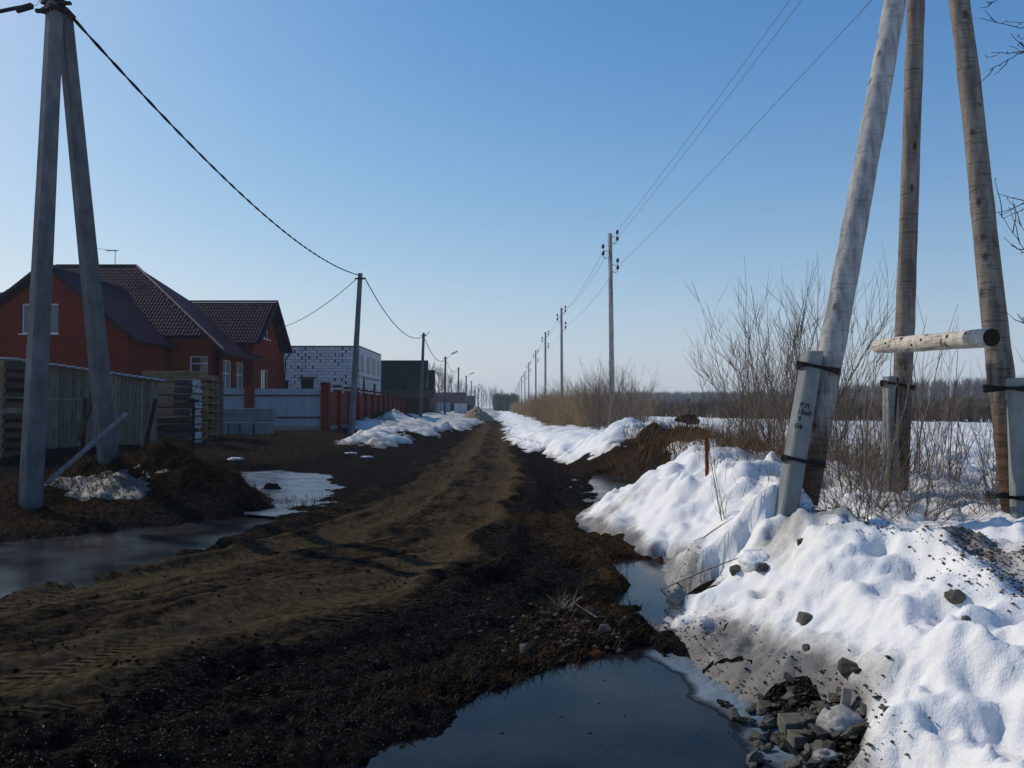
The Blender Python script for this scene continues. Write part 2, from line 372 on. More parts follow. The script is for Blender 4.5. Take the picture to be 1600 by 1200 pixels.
# ------------------------------------------------------------------ noise in numpy
def _h(ix, iy, s):
    h = (ix.astype(np.int64) * 374761393 + iy.astype(np.int64) * 668265263 + s * 974711) & 0xffffffff
    h = ((h ^ (h >> 13)) * 1274126177) & 0xffffffff
    return h ^ (h >> 16)
def perlin(x, y, s=0):
    x0 = np.floor(x); y0 = np.floor(y); fx = x - x0; fy = y - y0
    u = fx * fx * fx * (fx * (fx * 6 - 15) + 10); v = fy * fy * fy * (fy * (fy * 6 - 15) + 10)
    def g(dx, dy):
        a = (_h(x0 + dx, y0 + dy, s) & 0xffff) * (2 * math.pi / 65536)
        return np.cos(a) * (fx - dx) + np.sin(a) * (fy - dy)
    a = g(0, 0); b = g(1, 0); c = g(0, 1); d = g(1, 1)
    return (a + (b - a) * u + ((c + (d - c) * u) - (a + (b - a) * u)) * v) * 1.5
def fbm(x, y, wl, oct=3, s=0, gain=.5):
    r = 0; a = 1; f = 1 / wl
    for i in range(oct): r = r + a * perlin(x * f + 17.3 * i, y * f - 9.1 * i, s + i); a *= gain; f *= 2.03
    return r
def S(t): t = np.clip(t, 0, 1); return t * t * (3 - 2 * t)
def ell(X, Y, cx, cy, rx, ry, rot=0):
    c, s = math.cos(rot), math.sin(rot); dx, dy = X - cx, Y - cy
    return np.sqrt(((dx * c + dy * s) / rx) ** 2 + ((-dx * s + dy * c) / ry) ** 2)
def gau(X, Y, cx, cy, rx, ry, rot=0): return np.exp(-ell(X, Y, cx, cy, rx, ry, rot) ** 2)
def sdf(X, Y, poly):
    """signed distance, positive inside"""
    d = np.full(X.shape, 1e9); ins = np.zeros(X.shape, bool); n = len(poly)
    for i in range(n):
        ax, ay = poly[i]; bx, by = poly[(i + 1) % n]; ex, ey = bx - ax, by - ay
        t = np.clip(((X - ax) * ex + (Y - ay) * ey) / (ex * ex + ey * ey), 0, 1)
        d = np.minimum(d, np.hypot(X - ax - t * ex, Y - ay - t * ey))
        if ay != by:
            c = ((ay > Y) != (by > Y)) & (X < (bx - ax) * (Y - ay) / (by - ay) + ax); ins ^= c
    return np.where(ins, d, -d)
def ip(Y, pts):
    a = sorted(pts); return np.interp(Y, [p[0] for p in a], [p[1] for p in a])

# ------------------------------------------------------------------ plan of the ground
TRACK_L = [(2, -11), (4, -7.2), (5, -6), (6.4, -4.75), (8.56, -3.25), (10.8, -2.15), (16.9, -1.6), (33, -1.75), (80, -2.3), (200, -4.6)]
TRACK_R = [(2, -6.5), (4.5, -3.6), (6.44, -2.2), (8.56, -1.2), (12.8, -.45), (22.4, -.2), (33, -.5), (80, -1.1), (200, -3.4)]
EDGE = [(1, 1.3), (3.6, 1.33), (4.2, 1.14), (5, 1.06), (6.0, 1.1), (6.9, 1.12), (8.3, 1.7), (9.3, 1.48), (10.5, 1.2), (12.3, .85), (12.9, .95), (13.6, 1.6), (15, 2.5), (17, 3.3),
        (19.5, 3.3), (21, 2.6), (23, 1.7), (27, 1.55), (30, 1.3), (33, .7), (39, 0), (50, -.3), (67, -.55), (100, -1.3), (1000, -20)]
P_NEAR = [(-1.1, 2), (-.80, 3.7), (-.66, 4.3), (-.26, 4.85), (.08, 5.3), (.56, 5.75), (.95, 6.15), (1.2, 5.7), (1.5, 5.0), (1.5, 3.9), (1.6, 2)]
P_MID = [(.84, 6.3), (.92, 7.1), (1.02, 8.0), (1.05, 9.3), (1.6, 9.3), (1.75, 8.2), (1.5, 7.4), (1.3, 6.3)]
P_LEFT = [(-6.0, 5.2), (-4.4, 7.2), (-3.8, 8.8), (-3.5, 10.6), (-3.35, 12.6), (-3.5, 13.6), (-4.4, 13.5), (-4.9, 12.7), (-6.2, 11.2), (-8.5, 9.6), (-11, 6)]
P_ICE = [(-3.45, 13.0), (-4.3, 13.5), (-4.7, 15), (-5.4, 16.5), (-6.4, 18.5), (-7.7, 22), (-6.3, 22.9), (-4.35, 21), (-3.6, 18), (-3.25, 15)]
P_FARW = [(1.5, 15.2), (1.6, 19), (2.0, 21.5), (2.7, 21.5), (3.2, 19), (2.7, 16.5), (2.0, 14.6)]
def ground(X, Y, sp):
    """bare ground height and its dry / straw amounts; sp = local grid spacing, finer relief is left out where the grid cannot carry it"""
    def lod(wl): return np.clip(wl / (sp * 2.2) - .6, 0, 1)
    tl = ip(Y, TRACK_L); tr = ip(Y, TRACK_R); e = ip(Y, EDGE)
    sl = 1 / np.sqrt(1 + np.clip(np.gradient(tl[:, 0], Y[:, 0]), -3, 3) ** 2)[:, None] if X.ndim == 2 else .8
    wob = fbm(X, Y, 2.5, 3, 11)
    dl = (X - tl) * sl + wob * .25; dr = (X - tr) * sl + wob * .25
    band = lambda d, w: np.exp(-(d / w) ** 2)
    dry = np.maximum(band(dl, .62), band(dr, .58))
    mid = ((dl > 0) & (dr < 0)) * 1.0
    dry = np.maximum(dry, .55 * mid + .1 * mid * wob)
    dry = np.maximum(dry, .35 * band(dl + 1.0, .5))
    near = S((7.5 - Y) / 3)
    dry = np.maximum(dry, near * .72 * S((-X - 1.9 + .62 * (Y - 6.4)) / 1.0) * S((Y - 5.0 - .6 * (X + 3)) / .7))  # brown ends at a slanting line, black on the side nearest the camera
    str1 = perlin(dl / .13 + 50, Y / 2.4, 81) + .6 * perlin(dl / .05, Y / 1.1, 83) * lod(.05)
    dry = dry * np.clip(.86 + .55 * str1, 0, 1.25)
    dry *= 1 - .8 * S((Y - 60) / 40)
    z = -.04 + 0 * X
    # shoulders
    z = z + .36 * S((-X - 6.0) / 4) * S((Y - 13) / 10) + .12 * S((-X - 4.6) / 2) * S((Y - 12) / 3)
    z = z + .33 * S((X - e + .05) / 1.3) * S((60 - Y) / 20) + .2 * S((Y - 40) / 40)
    # wheel ruts
    for d, a, w in ((dl - .0, .05, .28), (dr, .06, .25), (dr - 1.15, .07, .2), (dr - 1.6, .06, .2), (dl + .75, .05, .22), (dr - .62, .04, .15)):
        z = z - a * band(d, w) + a * .75 * (band(d - w * 1.7, w * .7) + band(d + w * 1.7, w * .7)) * (.6 + .6 * wob)
    z = z + .014 * str1 * lod(.13) * S((X + 9) / 3) * S((1.2 - X) / .6)
    wet = 1 - np.clip(dry, 0, 1)
    ridg = lambda wl, s: 1 - np.abs(fbm(X, Y, wl, 2, s)) * 2
    z = z + fbm(X, Y, 1.3, 2, 3) * .035 * (.4 + wet) * lod(1.3)
    z = z + (ridg(.42, 21) - .6) * .020 * (.25 + wet) * lod(.42)
    z = z + fbm(X, Y, .17, 2, 31) * .020 * (.2 + wet) * lod(.17)
    z = z + fbm(X, Y, .07, 1, 41) * .012 * (.3 + wet) * lod(.07)
    # heaps
    lump = 1 + .35 * fbm(X, Y, .8, 3, 51)
    heap = .55 * gau(X, Y, -5.8, 14.7, 1.1, .95) + .40 * gau(X, Y, -5.1, 14.2, .6, .7) + .42 * gau(X, Y, -7.0, 15.0, 1.1, 1.1) + .25 * gau(X, Y, -8.3, 14.2, 1.2, 1.4)
    heap2 = .72 * gau(X, Y, 4.3, 24.5, 1.8, 2.2) + .35 * gau(X, Y, 3.5, 20.2, .8, 1.6) + .25 * gau(X, Y, 2.3, 17.5, .5, 1.5) + .3 * gau(X, Y, 6.2, 23, 1.5, 1.6)
    hp3 = .9 * gau(X, Y, -9.3, 66, 2.0, 2) + .45 * gau(X, Y, -5.2, 40, 1.6, 3)
    far2 = .5 * gau(X, Y, -3.9, 47, 1.1, 4)
    z = z + (heap + heap2 + hp3 + far2) * lump
    straw = np.clip(1.3 * gau(X, Y, -6.2, 15, 2.2, 1.2) + 1.2 * gau(X, Y, -8.3, 13, 2.2, 2.5) + 1.0 * gau(X, Y, 4.0, 22, 3, 4), 0, 1)
    straw = np.maximum(straw, .8 * S((X - e + 1.15) / .6) * S((e + .4 - X) / .3) * S((Y - 5.5) / 2) * S((24 - Y) / 5))
    straw = np.maximum(straw, .9 * S((X - 2.8) / 1) * S((Y - 12) / 2) * S((30 - Y) / 6))
    straw = np.maximum(straw, .55 * S((-X - 5) / 2) * S((Y - 20) / 4))
    # puddles sink
    jag = fbm(X, Y, .6, 4, 61) * .2 + fbm(X, Y, .16, 2, 67) * .06
    for P, lv, w, j in ((P_NEAR, -.21, .45, .8), (P_MID, -.15, .25, 1.0), (P_LEFT, -.22, .6, 1.6), (P_ICE, -.13, .7, 1.2), (P_FARW, -.16, .4, 1)):
        k = S((sdf(X, Y, P) + jag * j + .12) / w); z = z * (1 - k) + (lv + jag * .12) * k
    # small raised bar of mud across the ditch
    z = z + .11 * gau(X, Y, .95, 6.28, .3, .11) * (1 + .6 * fbm(X, Y, .2, 2, 71)) + .1 * gau(X, Y, .95, 8.0, .13, .55)
    # rubble slope
    return z, dry, straw
def snow_depth(X, Y, zg, sp):
    def lod(wl): return np.clip(wl / (sp * 2.2) - .6, 0, 1)
    e = ip(Y, EDGE)
    ya = .55 + .45 * S((Y - 10) / 8); n1 = fbm(X, Y * ya, 1.1, 3, 101); n2 = fbm(X, Y * ya, .3, 2, 103); n0 = fbm(X, Y, 5, 2, 107)
    far = S((Y - 12) / 20)
    m = (X - e) + .06 + n1 * (.16 + .5 * far) + n2 * .09
    H = .18 + .16 * S((X - e) / 2.2)
    H = H + .20 * gau(X, Y, 2.5, 5.0, .8, 2.4) + .12 * gau(X, Y, 2.1, 3.0, .6, 1.2)
    H = H + .33 * gau(X, Y, 3.2, 11.6, 1.4, 2.3) + .06 * gau(X, Y, 1.7, 10.6, .7, 1.3)
    H = H + .16 * gau(X, Y, 2.75, 25.2, 1.25, 2.3) + .22 * gau(X, Y, 4.3, 19.6, .8, 1.2) + .1 * gau(X, Y, 2.4, 32, 1.6, 4)
    H = H * (1 + .22 * n1 + .1 * n0)
    # undercut block of hard snow by the concrete stub
    yc = 7.32 - .16 * (X - 2.4) + .10 * fbm(X, Y * .3, .5, 2, 131)
    H = H * (.70 + .30 * S((Y - 2.8) / 3.2)) + .07 * fbm(X, Y, .95, 2, 161) * S((9 - Y) / 2) * S(m / .6)
    T = H * (.28 * S(m / .25) + .72 * S(m / (1.55 + .4 * S((Y - 8) / 3) - .9 * far)))
    T = T + .32 * S((Y - yc) / .07) * S((9.4 - Y) / 2.0) * S((X - 1.32) / .35) * S((2.75 - X) / .3) - .06 * gau(X, Y, 2.15, 6.95, .4, .22) * S(m / .3)
    # sun cups and melt knobs
    wx = X + .12 * fbm(X, Y, .5, 2, 121); wy = Y + .12 * fbm(X, Y, .5, 2, 123); b1 = np.abs(fbm(wx, wy * ya * .9, .5, 2, 111)); b2 = np.abs(fbm(wx, wy * ya, .17, 2, 113)) * np.clip(.6 + 1.3 * fbm(X, Y * .6, .9, 2, 119), 0, 1.4)
    k = S(m / .3) * (1 - .55 * far)
    T = T + k * ((b1 - .3) * .09 * lod(.55) + (b2 - .3) * .040 * lod(.2) + fbm(X, Y, .075, 2, 117) * .011 * lod(.075) + n1 * .05)
    hz0 = zg + T + .10 * n1 + .05 * fbm(X, Y, .6, 2, 151)
    T = T + .016 * np.sin(hz0 * (6.283 / .19) + 2.2 * n0) * S(m / .3) * S((13 - Y) / 3) * np.clip(.5 + fbm(X, Y, 1.4, 2, 153), 0, 1.2)
    # melt pits and small slumps
    pr = np.random.RandomState(19); nr_ = int((Y[:, 0] < 12.5).sum()); Xs, Ys = X[:nr_], Y[:nr_]; acc = np.zeros_like(Xs)
    for k_ in range(260):
        cy = 2.6 + 9.4 * pr.rand() ** 1.5; cx = float(ip(cy, EDGE)) + .15 + (1.0 + .28 * cy) * pr.rand(); rd = .035 + .10 * pr.rand() ** 2 + .004 * cy; dp = rd * (.42 + .5 * pr.rand()) * (1 if pr.rand() < .75 else -.8)
        a_, b_ = np.searchsorted(Ys[:, 0], [cy - 6 * rd, cy + 6 * rd])
        acc[a_:b_] += -dp * np.exp(-(ell(Xs[a_:b_], Ys[a_:b_], cx, cy, rd * (.7 + .6 * pr.rand()), rd * (1.2 + 1.0 * pr.rand()), (pr.rand() - .5) * .8) ** 2) ** 1.3)
    T[:nr_] += acc * S(m[:nr_] / .2) * S((T[:nr_] - .02) / .14)
    T = T - .09 * gau(X, Y, 1.75, 6.93, .5, .11) * S(m / .2) - .11 * gau(X, Y, 2.42, 4.52, .10, .12)
    T = T - .10 * gau(X, Y, 2.05, 3.25, .17, .5, .15) - .07 * gau(X, Y, 2.75, 4.2, .15, .45, -.2)
    # hollows where things have melted in, brown earth and rubble showing
    hole = gau(X, Y, 1.47, 4.22, .22, .30) * 1.0 + .6 * gau(X, Y, 1.38, 4.62, .15, .1)
    T = T - hole * .5
    T = T - .16 * gau(X, Y, 2.88, 5.55, .13, .06, -.3)
    bare = gau(X, Y, 4.2, 23.2, 1.5, 1.5) + .9 * gau(X, Y, 3.4, 20.5, .5, 1.6) + .8 * gau(X, Y, 6.5, 23, 2, 1.5) + .5 * gau(X, Y, 2.2, 28.4, .35, .8) + .6 * gau(X, Y, 4.4, 16.5, 1.2, 1.2)
    T = T - bare * np.maximum(.55 + .40 * n1 + .12 * n2, .12)
    # left-hand piles along the fence and far snow
    xl = ip(Y, [(30, -5.0), (34, -4.4), (40, -3.4), (50, -2.9), (70, -2.9), (90, -2.4), (120, -2)])
    ml = np.minimum(np.minimum(xl - X, X + 7.9 + 2.3 * S((Y - 41) / 9) + .012 * (Y - 43)) * .8, (Y - 33.5) * .35) + n1 * .35 + n0 * .55 - .15
    Tl = (.32 + .26 * n0 + .14 * n1 + .06 * n2) * S(ml / .9)
    Tl = Tl - .45 * gau(X, Y, -4.6, 39.0, 1.0, 2.0) - .55 * gau(X, Y, -9.3, 66, 1.8, 1.6) - .4 * gau(X, Y, -4.4, 50, .8, 5)
    mf = (Y - 92) / 20 + n0 * .5 + .3 * n1
    Tf = .12 * S(mf / .5)
    Tf = np.where(X < -9.5 - .012 * (Y - 43), Tf * S((Y - 100) / 10), Tf)
    mp = 1.0 - ell(X, Y, -6.75, 13.75, .95, .55, .25) + n1 * .5 + n2 * .3
    Tp = .07 * S(mp / .5) + .008 * n2
    T = np.maximum(np.maximum(T, Tl), np.maximum(Tf, np.where(mp > 0, Tp, -1)))
    T = T - .025
    # dirt
    d = .60 * S((.60 - m) / .62) * S((16 - Y) / 3) + .35 * S((.5 - m) / .8)
    d = d + .75 * gau(X, Y, 1.6, 4.45, .42, .62) + .45 * gau(X, Y, 1.5, 11.8, .65, .5) + .22 * gau(X, Y, 1.75, 6.9, .8, .3)
    yline = 7.25 - .92 * (X - 2.55)
    d = d + .85 * gau(X, Y, 2.88, 5.7, .24, 1.5) * (1 + 1.0 * n1) + .35 * gau(X, Y, 2.6, 6.7, .4, .35)  # darker strip along the top of the bank, starting near the stub
    d = d + .42 * gau(X, Y, 1.55, 5.3, .30, .75) * (1 + .8 * n1) + .35 * gau(X, Y, 2.25, 6.6, .3, .35) + .55 * gau(X, Y, 1.75, 6.9, .55, .14) + .34 * np.clip(fbm(X, Y, 1.6, 4, 141, .6) + .06, 0, 1) + .22 * S((Y - 2.6) / .1) * gau(X, Y, 1.35, 3.0, .3, .8)
    d = d + .3 * gau(X, Y, 3.4, 13, 1.2, 1.6) + .30 * gau(X, Y, 4.4, 5.6, 1.5, .8)
    d = d + .55 * S((.10 - T) / .12) + .20 * np.clip(n1, 0, 1)
    dl_ = np.where(X < -2.2, .08 + .5 * S((.55 - ml) / .8) + .25 * np.clip(n0 + .1, 0, 1), 0)
    d = d + dl_ * S((Y - 25) / 5) + np.where((X < -5) & (Y < 16), .50 + .35 * n2, 0)
    d = d + .06 * S((Y - 30) / 30)
    return T, np.clip(d, 0, 1)

def grid_axes():
    ys = [2.9]
    while ys[-1] < 60: ys.append(ys[-1] * 1.0046)
    while ys[-1] < 1000: ys.append(ys[-1] * 1.014)
    ys = np.array(ys); us = np.linspace(-.86, .86, 480)
    return us, ys
us, ys = grid_axes()
U, YY = np.meshgrid(us, ys); XX = U * YY; YY = YY - 1.6
SP = (YY + 1.6) * (us[1] - us[0])
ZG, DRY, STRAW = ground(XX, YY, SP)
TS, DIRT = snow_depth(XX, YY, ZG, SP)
# the far land falls a little so that it meets the horizon
_tl, _tr = ip(YY, TRACK_L), ip(YY, TRACK_R); _w = fbm(XX, YY, 2.5, 3, 11) * .25
_sl = 1 / np.sqrt(1 + np.clip(np.gradient(_tl[:, 0], YY[:, 0]), -3, 3) ** 2)[:, None]
_dl, _dr = (XX - _tl) * _sl + _w, (XX - _tr) * _sl + _w
ALONG = np.cumsum(np.gradient(YY[:, 0]) / _sl[:, 0])[:, None] + .25 * _w + 0 * XX
TREAD = np.zeros_like(XX)
for _d, _k in ((_dl, .17), (_dr, .17), (_dr - 1.12, .19), (_dl + .75, .17), (_dr - .62, .14)): TREAD = np.maximum(TREAD, S(1.6 - np.abs(_d) / _k))
TREAD *= S(.55 + 1.2 * fbm(XX, YY, 1.8, 2, 91)) * S((30 - YY) / 8)
rows, cols = XX.shape
idx = np.arange(rows * cols).reshape(rows, cols)
quads = np.stack([idx[:-1, :-1], idx[:-1, 1:], idx[1:, 1:], idx[1:, :-1]], -1).reshape(-1, 4)
gv = np.stack([XX.ravel(), YY.ravel(), ZG.ravel()], 1)
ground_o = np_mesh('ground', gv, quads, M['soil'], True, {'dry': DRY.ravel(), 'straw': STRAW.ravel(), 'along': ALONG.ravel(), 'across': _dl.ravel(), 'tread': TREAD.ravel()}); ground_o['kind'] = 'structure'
T = TS.ravel(); keep = (T[quads] > -.02).any(1); sq = quads[keep]
used = np.unique(sq); remap = np.zeros(rows * cols, np.int64); remap[used] = np.arange(len(used))
sv = gv.copy(); sv[:, 2] += T
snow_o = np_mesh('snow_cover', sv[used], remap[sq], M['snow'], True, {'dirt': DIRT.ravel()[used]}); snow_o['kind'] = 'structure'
ZTOP = np.maximum(ZG, ZG + TS)
def surf(x, y):
    """height of the surface one stands on at x, y"""
    r = np.searchsorted(ys, y + 1.6); r = min(max(r, 1), rows - 1)
    u = x / (y + 1.6); c = int(round((u - us[0]) / (us[1] - us[0]))); c = min(max(c, 0), cols - 1)
    return float(ZTOP[r, c])
def surf_arr(x, y, arr):
    r = np.clip(np.searchsorted(ys, y + 1.6), 0, rows - 1); c = np.clip(np.round((x / (y + 1.6) - us[0]) / (us[1] - us[0])).astype(int), 0, cols - 1)
    return arr[r, c]
# land outside the detailed sheet
o = MB().poly([(-1050, -250, -.75), (1050, -250, -.75), (1050, 1050, -.75), (-1050, 1050, -.75)]).build('terrain', M['snow']); o['kind'] = 'structure'

def sheet(name, poly, z, mat, grow=.35):
    P = [Vector((p[0], p[1], 0)) for p in poly]; c = sum(P, Vector()) / len(P)
    o = MB().poly([(p.x + (p - c).normalized().x * grow, p.y + (p - c).normalized().y * grow, z) for p in P]).build(name, mat)
    o['kind'] = 'structure'; return o
def fix_up(o):
    for p in o.data.polygons:
        if p.normal.z < 0: p.flip()
for nm, P, z, mt, g in (('puddle', P_NEAR, -.105, 'puddle', .3), ('puddle', P_MID, -.075, 'meltwater', .12), ('puddle', P_LEFT, -.125, 'meltwater', .35),
                        ('frozen_puddle', P_ICE, -.085, 'ice', .25), ('puddle', P_FARW, -.10, 'meltwater', .7)):
    fix_up(sheet(nm, P, z, M[mt], g))
# pale slush ice frozen along the bank side of the near puddle
xs_ = np.linspace(.7, 1.75, 110); ys_ = np.linspace(3.4, 6.3, 260); sx, sy = np.meshgrid(xs_, ys_)
lim = ip(sy, [(3.4, 1.36), (4.0, 1.27), (4.5, 1.18), (5.0, 1.06), (5.5, .98), (6.0, .97), (6.3, .95)])
sm = sx - lim + fbm(sx, sy, .5, 3, 201) * .12
sz = -.1035 + .02 * S((sm - .05) / .35) + .008 * fbm(sx, sy, .06, 2, 203) * S((sm - .05) / .3)
si = np.arange(sx.size).reshape(sx.shape); sqd = np.stack([si[:-1, :-1], si[:-1, 1:], si[1:, 1:], si[1:, :-1]], -1).reshape(-1, 4)
sqd = sqd[(sm.ravel()[sqd] > 0).all(1)]; su = np.unique(sqd); rm = np.zeros(sx.size, np.int64); rm[su] = np.arange(len(su))
so = np_mesh('slush_ice', np.stack([sx.ravel(), sy.ravel(), sz.ravel()], 1)[su], rm[sqd], M['slush'], True, {'fade': S(sm.ravel()[su] / .16)}); so['kind'] = 'structure'

# ------------------------------------------------------------------ helpers for buildings
def clip_half(poly, a, b, c):
    """keep the part of a 2-D polygon where a*x + b*y <= c"""
    out = []
    for i in range(len(poly)):
        p, q = poly[i], poly[(i + 1) % len(poly)]; dp = a * p[0] + b * p[1] - c; dq = a * q[0] + b * q[1] - c
        if dp <= 0: out.append(p)
        if dp * dq < 0: t = dp / (dp - dq); out.append((p[0] + (q[0] - p[0]) * t, p[1] + (q[1] - p[1]) * t))
    return out
class Wall:
    """a wall standing on a line: a along it, z up, outward normal on the right-hand side of the direction"""
    def __init__(s, p, q):
        s.o = Vector((p[0], p[1], 0)); d = Vector((q[0] - p[0], q[1] - p[1], 0)); s.L = d.length; s.d = d.normalized(); s.n = Vector((s.d.y, -s.d.x, 0))
    def P(s, a, z, out=0): return s.o + s.d * a + Vector((0, 0, z)) + s.n * out
    def solid(s, mb, a0, a1, z0, z1, holes=(), cuts=(), t=.3, mi=0):
        A = sorted({a0, a1, *[h[0] for h in holes], *[h[1] for h in holes]}); Z = sorted({z0, z1, *[h[2] for h in holes], *[h[3] for h in holes]})
        for i in range(len(A) - 1):
            for j in range(len(Z) - 1):
                ca, cz = (A[i] + A[i + 1]) / 2, (Z[j] + Z[j + 1]) / 2
                if any(h[0] < ca < h[1] and h[2] < cz < h[3] for h in holes): continue
                pl = [(A[i], Z[j]), (A[i + 1], Z[j]), (A[i + 1], Z[j + 1]), (A[i], Z[j + 1])]
                for c in cuts:
                    pl = clip_half(pl, *c) if len(pl) > 2 else pl
                if len(pl) > 2: mb.prism([s.P(a, z) for a, z in pl], -s.n * t, mi)
    def bar(s, mb, a0, a1, z0, z1, o0, o1, mi=0):
        mb.quadbox(s.P((a0 + a1) / 2, (z0 + z1) / 2, (o0 + o1) / 2), (s.d * (a1 - a0) / 2, s.n * (o1 - o0) / 2, Vector((0, 0, (z1 - z0) / 2))), mi)
    def window(s, parent, h, mull=(.5,), trans=(), fw=.07, deep=.12, sill=True, glass='glass', name='window', reveal=None):
        a0, a1, z0, z1 = h; mb = MB()
        for x0, x1, y0, y1 in ((a0, a0 + fw, z0, z1), (a1 - fw, a1, z0, z1), (a0 + fw, a1 - fw, z0, z0 + fw), (a0 + fw, a1 - fw, z1 - fw, z1)):
            s.bar(mb, x0, x1, y0, y1, -deep - .06, -deep)
        for m in mull:
            x = a0 + (a1 - a0) * m; s.bar(mb, x - fw * .6, x + fw * .6, z0 + fw, z1 - fw, -deep - .055, -deep - .005)
        for m in trans:
            y = z0 + (z1 - z0) * m; s.bar(mb, a0 + fw, a1 - fw, y - fw * .5, y + fw * .5, -deep - .05, -deep - .008)
        fr = mb.build(name, M['white_frame'], parent)
        g = MB(); s.bar(g, a0 + fw * .5, a1 - fw * .5, z0 + fw * .5, z1 - fw * .5, -deep - .045, -deep - .03); g.build('pane', M[glass], fr)
        if sill:
            k = MB(); s.bar(k, a0 - .08, a1 + .08, z0 - .06, z0 - .004, -deep, .08); k.build('sill', M['white_frame'], fr)
        return fr

def in_poly(x, y, P):
    r = False
    for i in range(len(P)):
        (ax, ay), (bx, by) = P[i], P[(i + 1) % len(P)]
        if (ay > y) != (by > y) and x < (bx - ax) * (y - ay) / (by - ay) + ax: r = not r
    return r
def roof_slope(pts, parent, tiles=True, name='roof', mat='roof_metal'):
    """one slope: pts[0] to pts[1] is the eave; pressed sheet-metal tile courses follow it"""
    P = [Vector(p) for p in pts]; e = (P[1] - P[0]).normalized(); n = Vector()
    for i in range(len(P)): n += P[i].cross(P[(i + 1) % len(P)])
    n.normalize()
    if n.z < 0: n = -n
    s = n.cross(e).normalized()
    if s.z < 0: s = -s
    mb = MB(); mb.prism(P, -n * .1)
    if tiles:
        L2 = [((p - P[0]).dot(e), (p - P[0]).dot(s)) for p in P]
        x0, x1 = min(p[0] for p in L2), max(p[0] for p in L2); y1 = max(p[1] for p in L2)
        w, c = .2, .36
        prof = ((0, .004), (.25, .03), (.5, .045), (.75, .03), (1, .004))
        for j in range(int(y1 / c)):
            for i in range(int((x1 - x0) / w)):
                cx, cy = x0 + (i + .5) * w, (j + .5) * c
                if not in_poly(cx, cy, L2): continue
                o = len(mb.v)
                for k, (t, h) in enumerate(prof):
                    base = P[0] + e * (x0 + (i + t) * w)
                    mb.v.append(base + s * (j * c) + n * (.003)); mb.v.append(base + s * (j * c + .012) + n * (h + .03)); mb.v.append(base + s * ((j + 1) * c) + n * (h * .9 + .004))
                for k in range(4):
                    a = o + k * 3; mb.f.append((a, a + 3, a + 4, a + 1)); mb.f.append((a + 1, a + 4, a + 5, a + 2)); mb.mi += [0, 0]
    return mb.build(name, M[mat], parent)
def strip(parent, a, b, r=.07, mat='ridge_metal', name='ridge_cap'):
    return MB().tube([a, b], r, 6).build(name, M[mat], parent)

# ------------------------------------------------------------------ red brick house
hb = thing('brick_house', (-23, 50, .3), 'red brick house with a dark purple metal tile roof and several gables', 'house')
ZB = .2
wf = Wall((-28.4, 42.6), (-19.7, 42.6))                 # front gable wall
cx = 28.4 - 23.8; az = 8.75; ez = 5.05; tl = (az - ez) / (23.8 - 19.0)
cuts = [(tl, 1, az + tl * cx - .12), (-tl, 1, az - tl * cx - .12)]
win1 = (28.4 - 25.2, 28.4 - 23.3, 5.4, 6.95)
mb = MB(); wf.solid(mb, 0, wf.L, ZB, az, [win1], cuts)
Wall((-19.7, 42.9), (-19.7, 47.4)).solid(mb, 0, 4.5, ZB, 5.2)
we = Wall((-28.4, 52), (-28.4, 42.9)); we.solid(mb, 0, we.L, ZB, 5.2)
wm = Wall((-19.4, 47.4), (-17.0, 47.4)); hole_d = (1.0, 2.05, 2.2, 4.55)
wm.solid(mb, 0, wm.L, ZB, 5.55, [hole_d])
wr = Wall((-16.75, 47.4), (-16.75, 52.45)); b1 = (.75, 2.45, 1.6, 4.4); b2 = (3.05, 4.7, 1.6, 4.4)
wr.solid(mb, 0, wr.L, ZB, 5.0, [b1, b2])
Wall((-17.0, 47.4), (-16.75, 47.4)).solid(mb, 0, .25, ZB, 4.9, t=.2)
wg = Wall((-16.3, 52.3), (-16.3, 58.4)); gz, ge = 8.45, 5.5; sl = (gz - ge) / 3.05
g1 = (2.2, 3.5, 6.15, 7.4); g2 = (1.7, 3.5, 1.9, 4.1)
wg.solid(mb, 0, wg.L, ZB, gz, [g1, g2], [(sl, 1, gz + sl * 3.05 - .1), (-sl, 1, gz - sl * 3.05 - .1)])
wn_ = Wall((-21.5, 52.35), (-16.6, 52.35)); wn_.solid(mb, 0, wn_.L - .02, ZB, 5.75)
mb.box((-24, 60, 3), (15, .3, 5.4)); 
mb.build('wall', M['red_brick'], hb)
mb = MB(); wf.bar(mb, -.03, wf.L + .03, 5.0, 5.22, .004, .05); mb.build('brick_band', M['red_brick'], hb)
mb = MB(); wg.bar(mb, 0, wg.L, 4.55, 4.75, .004, .045)
mb.build('brick_band', M['red_brick'], hb); mb = MB(); wg.bar(mb, .0, .5, ZB, 4.55, .004, .05); mb.build('brick_pier', M['red_brick'], hb); mb = MB(); wg.bar(mb, wg.L - .5, wg.L, ZB, 5.3, .004, .05); mb.build('brick_pier', M['red_brick'], hb)
wf.window(hb, win1, (.33, .66), glass='curtain'); wr.window(hb, b1, (.5,), (.72,), sill=False, glass='curtain'); wr.window(hb, b2, (.5,), (.72,), sill=False, glass='curtain')
wg.window(hb, g1, (.5,)); wg.window(hb, g2, (.5,), sill=False)
fr = wm.window(hb, hole_d, (), (.82,), name='door', sill=False)
# dark insides
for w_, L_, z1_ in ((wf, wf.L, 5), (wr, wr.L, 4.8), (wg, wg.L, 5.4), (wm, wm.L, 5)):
    mb = MB(); w_.bar(mb, .2, L_ - .2, .3, z1_, -.9, -.6); mb.build('interior', M['void'], hb)
